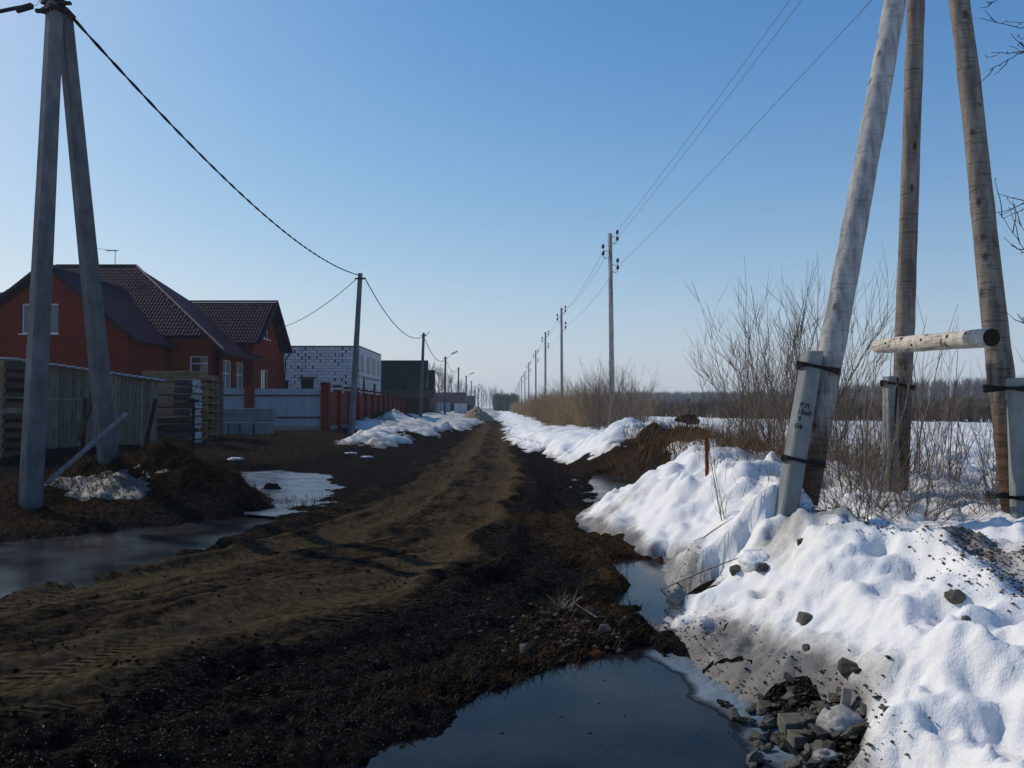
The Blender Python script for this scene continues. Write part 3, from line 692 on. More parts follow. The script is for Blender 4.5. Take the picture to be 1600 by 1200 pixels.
# roofs
RZ, RY = 10.65, 53.0
roof_slope([(-34.0, 47.0, 5.6), (-17.4, 47.0, 5.65), (-24.05, RY, RZ), (-29.2, RY, RZ)], hb)
roof_slope([(-16.0, 46.2, 4.72), (-16.0, 52.5, 4.72), (-16.9, 58.6, 5.4), (-24.05, RY, RZ)], hb, tiles=False)
roof_slope([(-17.4, 59.0, 5.6), (-34, 59, 5.6), (-29.2, RY, RZ), (-24.05, RY, RZ)], hb, tiles=False)
roof_slope([(-34.0, 59, 5.6), (-34, 47, 5.6), (-29.2, RY, RZ)], hb, tiles=False)
roof_slope([(-19.0, 42.0, 5.02), (-19.0, 47.5, 5.02), (-23.8, 50.8, 8.87), (-23.8, 42.0, 8.87)], hb, tiles=False)
roof_slope([(-28.6, 50.5, 5.02), (-28.6, 42.0, 5.02), (-23.8, 42.0, 8.87), (-23.8, 50.8, 8.87)], hb, tiles=False)
roof_slope([(-22.6, 51.6, 5.62), (-15.65, 51.6, 5.62), (-15.65, 55.35, 8.62), (-21.6, 55.35, 8.62)], hb)
roof_slope([(-15.65, 59.1, 5.55), (-22.6, 59.1, 5.55), (-21.6, 55.35, 8.62), (-15.65, 55.35, 8.62)], hb, tiles=False)
for a, b in (((-29.2, RY, RZ + .06), (-24.05, RY, RZ + .06)), ((-24.05, RY, RZ + .06), (-16.0, 46.2, 4.82)), ((-23.8, 41.95, 8.95), (-23.8, 50.8, 8.95)),
             ((-21.6, 55.35, 8.7), (-15.6, 55.35, 8.7))): strip(hb, a, b)
for a, b in (((-19.0, 41.97, 4.98), (-23.8, 41.97, 8.85)), ((-28.6, 41.97, 4.98), (-23.8, 41.97, 8.85)), ((-15.62, 51.6, 5.6), (-15.62, 55.35, 8.6)), ((-15.62, 59.1, 5.5), (-15.62, 55.35, 8.6)),
             ((-16.0, 46.2, 4.66), (-16.0, 52.5, 4.66))):
    a, b = Vector(a), Vector(b); MB().quadbox((a + b) / 2, ((b - a) / 2, Vector((.02, .02, 0)), Vector((0, 0, .1)))).build('fascia', M['soffit'], hb)
strip(hb, (-15.75, 58.9, 5.42), (-15.95, 58.6, 5.0), .05, 'soffit', 'drainpipe'); strip(hb, (-15.95, 58.6, 5.02), (-16.2, 58.55, .4), .05, 'soffit', 'drainpipe')
strip(hb, (-16.1, 46.6, 4.6), (-16.7, 47.2, 4.3), .05, 'soffit', 'drainpipe')
an = thing('roof_antenna', (-26.0, RY, RZ), 'thin television antenna with two crossbars on the house ridge', 'antenna')
MB().tube([(-25.4, RY, RZ), (-25.4, RY, RZ + 1.05)], .02, 5).build('mast', M['dark_metal'], an)
MB().tube([(-25.9, RY, RZ + 1.0), (-25.2, RY, RZ + 1.02)], .025, 5).tube([(-26.6, RY, RZ + 1.15), (-25.4, RY, RZ + .98)], .012, 5).build('boom', M['dark_metal'], an)
mb = MB()
for k in range(6): mb.tube([(-25.95 + k * .13, RY - .25, RZ + 1.0), (-25.95 + k * .13, RY + .25, RZ + 1.0)], .01, 4)
mb.build('element', M['dark_metal'], an)

# ------------------------------------------------------------------ white block house (unfinished)
wh = thing('block_house', (-17, 75, .3), 'unfinished two storey house of white aerated blocks behind the brick pillars', 'house')
XR, YF, YB, ZT = -12.9, 70.0, 81.5, 6.72
LW = 10.0; wfr = Wall((XR - LW, YF), (XR, YF)); wri = Wall((XR, YF), (XR, YB))
def apx(px, Y=70): return (px - 800) / F * Y - (XR - LW)
holes_f = [(apx(432), apx(450), .9, 3.75), (apx(471), apx(490), .9, 4.0)]
def ay(px): return -XR * F / (800 - px) - YF
holes_r = [(ay(566), ay(569.5), 1.2, 4.0), (ay(582.5), ay(586.5), 1.2, 3.8)]
mb = MB(); wfr.solid(mb, 0, LW, .2, ZT - .02, holes_f, t=.25, mi=0); wri.solid(mb, .26, wri.L, .2, ZT - .02, holes_r, t=.25)
mb.box((XR - LW + .15, (YF + YB) / 2, 3.4), (.3, YB - YF - .6, 6.5)).box((XR - LW / 2, YB - .15, 3.4), (LW - .8, .3, 6.5))
mb.build('wall_core', M['mortar'], wh)
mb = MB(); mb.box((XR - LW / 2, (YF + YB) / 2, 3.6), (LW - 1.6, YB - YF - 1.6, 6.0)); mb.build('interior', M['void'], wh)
BW, BH = .62, .26
def block_mesh(w, t=.07):
    b = MB().box((0, 0, 0), (w, t, BH - .03)); me = bpy.data.meshes.new('block'); me.from_pydata([tuple(v) for v in b.v], [], b.f); me.materials.append(M['block_white']); return me
bm_cache = {}
restmb = MB(); nblk = 0
rr = random.Random(5)
def lay(wall, L, holes, part_budget, zvis):
    global nblk
    cells = []
    for r in range(int((ZT - .2) / BH)):
        z = .2 + (r + .5) * BH; a = -(r % 2) * BW / 2
        while a < L:
            a0, a1 = max(a, .0), min(a + BW, L); a += BW
            # cut the block at openings
            segs = [(a0, a1)]
            for h in holes:
                if h[2] - BH * .4 < z < h[3] + BH * .2:
                    ns = []
                    for s0, s1 in segs:
                        if s1 <= h[0] or s0 >= h[1]: ns.append((s0, s1)); continue
                        if s0 < h[0]: ns.append((s0, h[0]))
                        if s1 > h[1]: ns.append((h[1], s1))
                    segs = ns
            for s0, s1 in segs:
                if s1 - s0 > .08: cells.append((s0, s1, z))
    cells.sort(key=lambda c: -c[2])
    for s0, s1, z in cells:
        w = s1 - s0; gap = .035
        missing = rr.random()
        if missing < .16: w *= .80; s1 = s0 + w          # chipped block: a dark gap stays beside it
        elif missing < .36: w *= .9; s1 = s0 + w
        c = wall.P((s0 + s1) / 2, z, .03 + rr.uniform(-.012, .006))
        if nblk < part_budget and z > zvis:
            key = round((w - gap) * 20) / 20
            me = bm_cache.get(key) or bm_cache.setdefault(key, block_mesh(max(key, .08)))
            o = bpy.data.objects.new('block', me); COL.objects.link(o); o.parent = wh; o.location = c - ORG[wh.name]
            o.rotation_euler = (0, 0, math.atan2(wall.d.y, wall.d.x)); nblk += 1
        else:
            restmb.quadbox(c, (wall.d * (w - gap) / 2, wall.n * .035, Vector((0, 0, (BH - .03) / 2))))
lay(wfr, LW, holes_f, 230, 2.9); lay(wri, wri.L, holes_r, 298, 2.9)
o = restmb.build('blocks', M['block_white'], wh); o['kind'] = 'stuff'
mb = MB()
for p0, p1 in ((562.5, 566.5), (572, 576), (581, 584.5), (588.5, 592)):
    wri.bar(mb, ay(p0), ay(p1), 4.6, 6.1, .068, .1)
mb.build('infill_panel', M['infill'], wh)
mb = MB(); wfr.bar(mb, apx(468), apx(493), 4.0, 4.2, .068, .1); wfr.bar(mb, apx(430), apx(452), 3.75, 3.92, .068, .1); mb.build('lintel', M['mortar'], wh)
mb = MB()
for k in range(14):
    a = .8 + k * .75; wri.bar(mb, a, a + .3, 4.12, 4.3, .066, .075)
mb.build('putlog_hole', M['void'], wh)
mb = MB(); wfr.bar(mb, -.05, LW + .05, ZT, ZT + .1, -.3, .09); wri.bar(mb, .0, wri.L, ZT, ZT + .1, -.3, .09); mb.build('wall_plate', M['old_concrete'], wh)

# ------------------------------------------------------------------ green roofed house and dark buildings farther on
gh = thing('green_roof_house', (-13, 100, .3), 'house with one steep dark green metal roof slope over brown timber walls', 'house')
def corr_sheet(mb, p0, p1, z0, z1, lean, pitch=.3, amp=.05):
    d = Vector((p1[0] - p0[0], p1[1] - p0[1], 0)); L = d.length; d.normalize(); n = Vector((d.y, -d.x, 0)); k = max(2, int(L / pitch * 2)); o = len(mb.v)
    for i in range(k + 1):
        a = L * i / k; h = amp if (i // 1) % 2 else 0
        b = Vector((p0[0], p0[1], 0)) + d * a + n * h
        mb.v.append(b + Vector((0, 0, z0))); mb.v.append(b + Vector((0, 0, z1)) - n * lean)
    for i in range(k): a = o + i * 2; mb.f.append((a, a + 2, a + 3, a + 1)); mb.mi.append(0)
GX0, GX1 = -15.9, -10.1
mb = MB(); corr_sheet(mb, (GX0, 98), (GX1, 98), 3.75, 7.3, 2.0, .35, .03); corr_sheet(mb, (GX0, 98.1), (GX1, 98.1), 3.7, 7.2, 2.0, 20, 0); corr_sheet(mb, (GX1, 102.2), (GX0, 102.2), 3.75, 7.3, 2.0, 20, 0)
mb.build('roof', M['green_sheet'], gh)
mb = MB().prism([(GX1, 98.2, 3.7), (GX1, 102.0, 3.7), (GX1, 100.1, 7.15)], (-.25, 0, 0)); mb.build('gable', M['pale_sheet'], gh)
mb = MB().box(((GX0 + GX1) / 2, 100.1, 2), (5.4, 3.8, 3.5)).box((-10.4, 98.6, 2.1), (1.4, 2.4, 3.6)); mb.build('wall', M['brown_wall'], gh)
mb = MB().box((-12.2, 97.0, 3.55), (6.4, 2.2, .14)); 
for k in range(9): mb.box((-15.1 + k * .74, 96.0, 4.1), (.05, .05, 1.1 if k % 2 else .8))
mb.box((-12.2, 96, 3.1), (6.4, .06, .7)); mb.build('balcony', M['old_board'], gh)
mb = MB().box((-9.65, 100, 4.6), (.75, 1.2, 3.0)); mb.build('chimney_block', M['brown_wall'], gh)
mb = MB()
for k in range(4): mb.tube([(-9.6 + k * .28, 97.5, .8), (-9.2 + k * .12, 98.6, 4.2 - .5 * k)], .06, 5)
mb.build('prop', M['tan_wood'], gh)

def low_building(name, label, x0, x1, y0, y1, z1, zr, mat, label2=None):
    t = thing(name, ((x0 + x1) / 2, y0, .3), label, 'building')
    MB().box(((x0 + x1) / 2, (y0 + y1) / 2, z1 / 2 + .1), (x1 - x0, y1 - y0, z1)).build('wall', M['brown_wall'], t)
    mb = MB(); corr_sheet(mb, (x0 - .3, y0 - .4), (x1 + .3, y0 - .4), z1 - .1, zr, (y1 - y0) / 2, .6, .05); mb.build('roof', M[mat], t)
    mb = MB()
    for k in range(3):
        xx = x0 + (x1 - x0) * (k + .6) / 3.4; mb.box((xx, y0 - .02, 1.6), (.9, .06, 1.0))
    mb.build('window', M['void'], t); return t
low_building('long_shed', 'long low dark building with a purple brown roof beyond the pale metal gates', -14.5, -8.2, 139, 150, 1.6, 4.25, 'purple_sheet')
low_building('far_barn', 'farther dark barn with a low roof beside the street lamps', -11.5, -7.9, 168, 182, 1.5, 4.1, 'purple_sheet')
def gate_run(name, label, x0, x1, y, z0, z1, n, mat):
    t = thing(name, ((x0 + x1) / 2, y, z0), label, 'fence')
    w = (x1 - x0) / n
    for k in range(n):
        mb = MB(); corr_sheet(mb, (x0 + k * w + .02, y), (x0 + (k + 1) * w - .02, y), z0, z1, 0, .25, .03); mb.build('fence_panel', M[mat], t)
    for k in range(n + 1): MB().box((x0 + k * w, y + .06, (z0 + z1) / 2), (.08, .08, z1 - z0 + .1)).build('post', M['dark_metal'], t)
    MB().box(((x0 + x1) / 2, y + .05, z1 - .25), (x1 - x0, .05, .06)).build('rail', M['dark_metal'], t); return t
gate_run('metal_fence', 'pale sheet metal fence with dark rails in front of the long dark building', -11.2, -9.0, 122, .35, 2.35, 3, 'fence_sheet')
gate_run('metal_gate', 'whitish pair of sheet metal gates beside the pale fence', -8.9, -6.9, 128, .3, 2.25, 2, 'pale_sheet')
gate_run('dark_fence', 'dark brown sheet fence beneath the green roof', -13.6, -9.6, 92, .3, 2.6, 6, 'brown_wall')

# ------------------------------------------------------------------ white gate fence, brick pillars, red fence
def pillar(x, y, z0, z1, rz=0, w=.42, label=None, group=None):
    t = thing('brick_pillar', (x, y, z0), label, 'pillar', group)
    mb = MB(); h = z1 - z0; course = .154; n = int(h / course)
    for k in range(n): mb.box((x, y, z0 + (k + .5) * course), (w if k % 2 else w - .018, w if k % 2 else w - .018, course - .004), rz)
    mb.build('shaft', M['pillar_brick'], t)
    MB().box((x, y, z1 + .02), (w + .1, w + .1, .06), rz).box((x, y, z1 + .085), (w + .03, w + .03, .07), rz).build('pillar_cap', M['red_sheet'], t)
    return t
wf2 = thing('sheet_fence', (-12, 43, .35), 'white corrugated sheet fence with dark rails between the brick pillars', 'fence')
def fence_sheets(t, p0, p1, z0, z1, n, mat, pitch=.2, amp=.03):
    d = Vector((p1[0] - p0[0], p1[1] - p0[1])) / n
    for k in range(n):
        a = (p0[0] + d.x * k + d.x * .004, p0[1] + d.y * k); b = (p0[0] + d.x * (k + 1) - d.x * .004, p0[1] + d.y * (k + 1))
        mb = MB(); corr_sheet(mb, a, b, z0, z1, 0, pitch, amp); mb.build('fence_panel', M[mat], t)
fence_sheets(wf2, (-15.8, 43), (-13.78, 43), .72, 2.6, 2, 'fence_sheet'); fence_sheets(wf2, (-13.34, 43), (-9.86, 43), .68, 2.58, 4, 'fence_sheet')
for zz in (1.12, 2.25):
    MB().box((-14.8, 42.93, zz), (2.0, .05, .07)).build('rail', M['fence_strip'], wf2); MB().box((-11.6, 42.93, zz - .02), (3.4, .05, .07)).build('rail', M['fence_strip'], wf2)
MB().box((-12.6, 43.05, .42), (6.2, .3, .5)).build('plinth', M['old_concrete'], wf2)
pl_lab = ['squat brick pillar in the middle of the white sheet fence', 'brick pillar at the corner of the white and the red fence']
pillar(-13.56, 43.0, .3, 2.78, label=pl_lab[0]); pillar(-9.63, 43.0, .3, 2.78, label=pl_lab[1])
rf = thing('red_fence', (-10.5, 60, .3), 'dark red sheet fence running away along the road between brick pillars', 'fence')
px0, py0, px1, py1 = -9.63, 43.0, -11.55, 88.0
NP = 12
for k in range(1, NP + 1):
    t = k / NP; x = px0 + (px1 - px0) * t; y = py0 + (py1 - py0) * t
    pillar(x, y, .3, 2.74, label=('%s brick pillar beyond the corner pillar along the dark red fence' % ('first second third fourth fifth sixth seventh eighth ninth tenth eleventh twelfth'.split()[k - 1])), group='brick pillars along the red fence')
for k in range(NP):
    t0, t1 = k / NP, (k + 1) / NP; q = lambda t, s: (px0 + (px1 - px0) * t, py0 + (py1 - py0) * t + s)
    fence_sheets(rf, q(t0, .25), q(t1, -.25), .55, 2.45, 2, 'red_sheet')
MB().quadbox(((px0 + px1) / 2 - .05, (py0 + py1) / 2, .4), (Vector(((px1 - px0) / 2, (py1 - py0) / 2, 0)) * .99, Vector((.1, 0, 0)), Vector((0, 0, .22)))).build('plinth', M['old_concrete'], rf)

# ------------------------------------------------------------------ shed, crates, stacks, blocks
sh = thing('wooden_shed', (-12.7, 25, .3), 'low grey plank shed with a pale corrugated roof', 'shed')
A, B = (-13.56, 22.8), (-11.5, 27.0); ws = Wall(A, B)
n = 34; pw = ws.L / n
zr = lambda a: 2.92 + (2.50 - 2.92) * a / ws.L
for k in range(n):
    a0 = k * pw + .006; a1 = (k + 1) * pw - .006; j = rng.uniform(-.008, .012); zt = zr(a0) - .06 + rng.uniform(-.02, .01)
    mb = MB(); mb.prism([ws.P(a0, .2, j), ws.P(a1, .2, j + rng.uniform(-.006, .006)), ws.P(a1, zt, j), ws.P(a0, zt, j)], -ws.n * .024); mb.build('plank', M['grey_wood'], sh)
back = -ws.n * 2.8
mb = MB()
for z in (.8, 2.2): ws.bar(mb, .1, ws.L - .1, z - .05, z + .05, -.14, -.04)
mb.build('batten', M['grey_wood'], sh)
mb = MB(); ws.bar(mb, .1, ws.L - .1, .2, 2.3, -.26, -.16); ws2 = Wall(B, (B[0] + back.x, B[1] + back.y)); ws2.solid(mb, .05, 2.8, .2, 2.5, t=.1)
ws3 = Wall((A[0] + back.x, A[1] + back.y), A); ws3.solid(mb, 0, 2.75, .2, 2.85, t=.1); mb.build('side_wall', M['grey_wood'], sh)
mb = MB(); k = 56; o = 0
for i in range(k + 1):
    a = -.2 + (ws.L + .4) * i / k; h = .03 * math.sin(i * math.pi / 1.5)
    mb.v += [ws.P(a, zr(a) + h + .0, .25), ws.P(a, zr(a) + h + .12, -2.2)]
for i in range(k): mb.f.append((2 * i, 2 * i + 2, 2 * i + 3, 2 * i + 1)); mb.mi.append(0)
o = mb.build('roof', M['asbestos'], sh, smooth=True); sm_ = o.modifiers.new('s', 'SOLIDIFY'); sm_.thickness = .03

def crate(x, y, z, w, h, label):
    t = thing('wooden_crate', (x, y, z), label, 'crate')
    for s in (-1, 1):
        for q in (-1, 1): MB().box((x + s * (w / 2 - .05), y + q * (w / 2 - .05), z + h / 2), (.09, .09, h)).build('corner_post', M['tan_wood'], t)
    nn = 5
    for k in range(nn):
        zz = z + .1 + (h - .2) * k / (nn - 1)
        for q in (-1, 1):
            MB().box((x, y + q * (w / 2 + .012), zz), (w, .025, .13)).build('slat', M['tan_wood'], t)
            MB().box((x + q * (w / 2 + .012), y, zz), (.025, w - .03, .13)).build('slat', M['old_board'], t)
    MB().box((x, y, z + .45 * h), (w * .8, w * .8, h * .8)).build('contents', M['brown_wall'], t)
crate(-12.98, 20.8, .35, 1.25, 1.15, 'slatted wooden crate under another one beside the grey shed')
crate(-12.95, 20.8, 1.56, 1.2, 1.2, 'slatted wooden crate topmost of its stack beside the grey shed')

# board stack behind the wrapped packs
bs = thing('board_stack', (-12.2, 31, .3), 'tall stack of wide tan boards and pallets between the shed and the white fence', 'boards')
zb = .3
for k in range(6):
    hgt = .445 + rng.uniform(-.04, .04); zc = zb + hgt / 2
    MB().box((-12.4 + rng.uniform(-.04, .04), 30.6, zc), (2.35 + rng.uniform(-.06, .06), .35, hgt - .035), rng.uniform(-.01, .01)).build('board', M['tan_wood'], bs, bevel=.02); zb += hgt
for k in range(9):
    zc = .34 + k * .285
    for s in range(3): MB().box((-11.2 + s * .0 + rng.uniform(-.02, .02), 30.2 + s * .5, zc + .1), (.34, .1, .14)).build('pallet_block', M['tan_wood'], bs)
    MB().box((-11.2, 30.7, zc), (.4, 1.3, .035)).build('pallet_deck', M['tan_wood'], bs)
MB().box((-12.3, 31.4, 1.5), (2.4, 1.2, 2.3)).build('core', M['old_board'], bs)
# wrapped packs
def packs(label, x, y, z, w, d, hs, jitter):
    t = thing('wrapped_pack_stack', (x, y, z), label, 'packs')
    for h in hs:
        jx = rng.uniform(-jitter, jitter)
        p = MB().box((x + jx, y, z + h / 2), (w, d, h - .05)).build('pack', M['brick_pack'], t, bevel=.03)
        f = MB(); cx_ = x + jx + w / 2 + .012; nz, ny = 5, 9
        for i in range(ny + 1):
            for j in range(nz + 1):
                f.v.append(Vector((cx_ + rng.uniform(-.03, .05), y - d / 2 + d * i / ny, z + .02 + (h - .06) * j / nz)))
        for i in range(ny):
            for j in range(nz): a = i * (nz + 1) + j; f.f.append((a, a + nz + 1, a + nz + 2, a + 1)); f.mi.append(0)
        fo = f.build('plastic_film', M['film'], p); z += h
packs('wide lower stack of brown packs behind the thin dark post', -11.05, 27.6, .3, 1.15, .8, [.26, .26, .25, .25], .03)
packs('narrow upper stack of film wrapped packs with torn white plastic edges', -10.78, 27.6, 1.33, .58, .8, [.245] * 5, .03)
# foundation blocks
cb_ = []
for k, (xx, w, lab) in enumerate(((-12.55, .62, 'concrete foundation block half hidden at the board stack, lowest row'), (-11.95, .5, 'concrete foundation block second from the board stack, lowest row'),
                                  (-11.42, .5, 'concrete foundation block third from the board stack, lowest row'), (-10.82, .56, 'concrete foundation block nearest the brick corner pillar, lowest row'))):
    o = MB().box((xx, 36.3 + .1 * (k % 2), .62), (w, 1.1, .66), rng.uniform(-.05, .05)).build('concrete_block', M['block_concrete'], bevel=.025)
    tag(o, lab, 'block', 'concrete foundation blocks in the yard')
o = MB().box((-11.7, 36.2, 1.28), (2.75, .62, .6), .02).build('concrete_block', M['block_concrete'], bevel=.025); tag(o, 'long concrete foundation block lying across the four shorter ones', 'block', 'concrete foundation blocks in the yard')

# posts, planks in front of the shed
pw_ = W(302, 706, 19.5); pt_ = W(302, 622, 19.5)
t = thing('thin_post', pw_, 'thin dark metal post with two short crossbars before the wrapped packs', 'post')
MB().tube([pw_ - Vector((0, 0, .2)), pt_], .04, 8).build('shaft', M['dark_metal'], t)
for f_ in (.95, .42): 
    c = pw_.lerp(pt_, f_); MB().box(c, (.26, .05, .05)).build('crossbar', M['dark_metal'], t)
a, b = W(226, 700, 20.5), W(243, 622, 20.5)
o = MB().tube([a, b], .06, 7).build('leaning_post', M['dark_metal']); tag(o, 'dark post leaning by the corner of the grey shed', 'post')
a, b = W(127, 705, 17.5), W(133, 622, 17.5)
o = MB().tube([a - Vector((0, 0, .4)), b], .055, 7).build('short_post', M['dark_metal']); tag(o, 'short dark post behind the concrete strut, holding a thin rail', 'post')
a, b = W(-20, 620, 17.5), W(136, 625, 17.5)
o = MB().tube([a, b], .012, 5).build('rail', M['pale_plank']); tag(o, 'thin pale horizontal rail across the shed front', 'rail')
a, b = W(122, 690, 14.4), W(157, 585, 14.7)
o = MB().quadbox((a + b) / 2, ((b - a) / 2, Vector((.045, 0, .015)), Vector((0, .025, 0)))).build('leaning_board', M['old_board']); tag(o, 'dark weathered board leaning against the concrete strut', 'board')
a, b = W(72, 757, 13.1), W(198, 646, 14.0)
d = (b - a).normalized(); sidev = d.cross(Vector((0, -1, .3))).normalized()
o = MB().quadbox((a + b) / 2, ((b - a) / 2, sidev * .035, d.cross(sidev) * .02)).build('plank', M['pale_plank']); tag(o, 'long pale grey plank propped slanting on the straw heap', 'plank')

# ------------------------------------------------------------------ concrete line poles
def conc_shaft(a, b, w0, w1, d0, d1, rz):
    a, b = Vector(a), Vector(b); mb = MB(); ca, sa = math.cos(rz), math.sin(rz); ux = Vector((ca, sa, 0)); uy = Vector((-sa, ca, 0))
    for p, w, d in ((a, w0, d0), (b, w1, d1)):
        # chamfered rectangle
        for sx_, sy_ in ((-1, -.7), (-.75, -1), (.75, -1), (1, -.7), (1, .7), (.75, 1), (-.75, 1), (-1, .7)):
            mb.v.append(p + ux * sx_ * w / 2 + uy * sy_ * d / 2)
    for j in range(8): mb.f.append((j, (j + 1) % 8, 8 + (j + 1) % 8, 8 + j)); mb.mi.append(0)
    mb.f.append(tuple(range(8))[::-1]); mb.f.append(tuple(range(8, 16))); mb.mi += [0, 0]
    return mb
def clamp_ring(mb, p, w, d, rz, h=.06, mi=0):
    for s in (-1, 1):
        mb.box(p + Vector((-math.sin(rz), math.cos(rz), 0)) * s * (d / 2 + .015), (w + .08, .03, h), rz, mi)
        mb.box(p + Vector((math.cos(rz), math.sin(rz), 0)) * s * (w / 2 + .025), (.03, d, h), rz, mi)
p1b = W(47, 800, 13.0); p1t = W(87, -12, 13.0)
t = thing('concrete_pole', (p1b.x, p1b.y, .2), 'thick concrete pole braced by a slanting strut in front of the grey shed', 'pole')
conc_shaft(p1b, p1t, .31, .22, .28, .2, R(-38)).build('shaft', M['concrete'], t)
s_b = W(172, 745, 14.7); s_t = W(101, 28, 13.25)
conc_shaft(s_b, s_t, .31, .21, .28, .2, R(-38)).build('strut', M['concrete'], t)
mb = MB(); clamp_ring(mb, W(84, 17, 13), .24, .22, R(-38), .07); clamp_ring(mb, W(84.6, 4, 13), .24, .22, R(-38), .05)
mb.box(W(70, 17, 12.9), (.28, .06, .05)).box(W(101, 5, 12.9), (.2, .06, .04)); mb.build('clamp', M['dark_metal'], t)
mb = MB().tube([W(98, 8, 12.95), W(104, 16, 12.95)], .03, 6).tube([W(102, 15, 12.95), W(115, 29, 13.0)], .055, 7); mb.build('cable_anchor', M['dark_metal'], t)
mb = MB().tube([W(-30, 24, 12.8), W(28, 12, 12.9), W(52, 9, 12.95)], .03, 6).tube([W(26, 16, 12.9), W(50, 9, 12.9)], .05, 6); mb.build('cable_joint', M['cable'], t)
mb = MB().tube([W(47, 6, 12.95), W(56, 9, 12.95), W(61, 2, 12.95), W(62, -14, 12.95)], .008, 5).build('loose_lead', M['white_frame'], t)

pole_tops = {}
def line_pole(px, pyb, pxt, pyt, Y, lamp, label, group=None, lampside=1):
    b = W(px, pyb, Y); tp = W(pxt, pyt, Y)
    t = thing('concrete_pole', (b.x, b.y, b.z), label, 'pole', group)
    conc_shaft(b - Vector((0, 0, .5)), tp, .26, .18, .24, .17, R(-30)).build('shaft', M['concrete'], t)
    mb = MB(); clamp_ring(mb, tp - Vector((0, 0, .25)), .2, .19, R(-30), .07); mb.box(tp + Vector((.0, 0, -.25)), (.55, .05, .05), R(-10)); mb.build('clamp', M['dark_metal'], t)
    if lamp == 'bracket':
        MB().tube([tp + Vector((.05, -.1, -.3)), tp + Vector((.55, -.4, .08))], .035, 6).build('bracket', M['galvanised'], t)
    elif lamp:
        p0 = tp + Vector((.05, -.1, -.35)); p1 = tp + Vector((.8, -.6, .25)); p2 = tp + Vector((1.5, -1.05, .55))
        MB().tube([p0, p1], .03, 6).build('lamp_arm', M['galvanised'], t)
        d_ = (p2 - p1); MB().quadbox((p1 + p2) / 2, (d_ / 2, d_.cross(Vector((0, 0, 1))).normalized() * .11, Vector((0, 0, .06)))).build('lamp_head', M['galvanised'], t)
    pole_tops[px] = tp; return t
line_pole(548, 680, 563, 427, 39, False, 'concrete pole standing in the snow by the corner of the red fence')
line_pole(657, 645, 662, 520, 70, 'bracket', 'concrete pole with a short empty bracket in front of the green roof')
line_pole(695, 643, 696, 557, 102, True, 'concrete pole with a long street lamp before the pale sheet fence')
line_pole(716, 642, 716.5, 574, 129, False, 'concrete pole without a lamp before the whitish gates')
line_pole(728, 641, 728.5, 587, 157, True, 'concrete pole with a street lamp at the end of the long dark building')
line_pole(736, 640, 736.5, 595, 190, False, 'concrete pole without a lamp just behind the sand heap')
for (px, pt, Y, l) in ((742.5, 603, 230, True), (747, 605, 262, True), (752, 612, 300, False)):
    line_pole(px, 640, px, pt, Y, l, 'tiny distant concrete pole beyond the sand heap', 'distant concrete poles beyond the sand heap')
def catenary(a, b, sag, n=24):
    return [Vector(a).lerp(Vector(b), i / n) - Vector((0, 0, sag * 4 * (i / n) * (1 - i / n))) for i in range(n + 1)]
def cable(label, a, b, sag, r, mat='cable', twist=False, group=None, name='cable', n=24):
    pts = catenary(a, b, sag, n)
    mb = MB()
    if twist:
        for ph in (0, math.pi):
            pp = catenary(a, b, sag, 170); mb.tube([p + Vector((math.cos(i * .7 + ph), 0, math.sin(i * .7 + ph))) * r * .8 for i, p in enumerate(pp)], r, 5, False)
    else: mb.tube(pts, r, 5, False)
    return tag(mb.build(name, M[mat], smooth=True), label, 'cable', group)
cable('black power cable leaving the top of the braced pole away from the road', W(10, 17, 12.85), (-26, 9, 7.6), .5, .02)
c1a = W(114, 28, 13.0); c2 = pole_tops[548] - Vector((0, 0, .1))
cable('black twisted power cable sagging from the braced pole to the next concrete pole', c1a, c2, .75, .016, twist=True)
cable('black cable sagging between the second pole and the bracket pole at the green roof', c2 + Vector((.2, 0, -.1)), pole_tops[657] - Vector((0, 0, .3)), 1.1, .025)
cable('thin cable drooping between the poles past the green roof house', pole_tops[657] - Vector((0, 0, .3)), pole_tops[695] - Vector((0, 0, .3)), 1.0, .03)
cable('thin cable drooping in front of the row of bare trees', pole_tops[695] - Vector((0, 0, .3)), pole_tops[716] - Vector((0, 0, .3)), .9, .03)
cable('slack service cable from the second pole down towards the brick house', c2 + Vector((-.1, 0, -.1)), (-15.6, 55.5, 6.9), .35, .018)

# ------------------------------------------------------------------ wooden line poles on the bank side
def hook_insulator(t, p, side):
    q = p + Vector((side * .22, -.05, -.02)); e = q + Vector((side * .02, 0, .13))
    ins = MB().tube([e + Vector((0, 0, -.02)), e + Vector((0, 0, .03)), e + Vector((0, 0, .1)), e + Vector((0, 0, .15)), e + Vector((0, 0, .17))], [.05, .075, .062, .062, .03], 8).build('insulator', M['insulator'], t, smooth=True)
    MB().tube([p, p + Vector((side * .14, -.03, -.06)), q, e], .014, 5).build('hook', M['dark_metal'], ins)
    return e + Vector((0, 0, .12))
wp_x = lambda Y: 4.6 - .0188 * (Y - 38)
tips = []
data = [(953, 365, 38, 957), (877, 481, 67, 879), (852, 519, 88, 851.5), (837, 547, 115.5, 837.5), (826, 566, 146, 826), (820, 580, 181, 820.5), (815, 587, 205, 815), (811, 596, 255, 811), (808, 602, 295, 808), (806, 606, 330, 806)]
labs = ['tall pale wooden pole with three pairs of dark insulators by the bare shrubs', 'second wooden insulator pole rising behind the long shrub row', 'third wooden insulator pole along the shrub row', 'fourth wooden insulator pole along the shrub row', 'fifth wooden pole where the shrub row grows small']
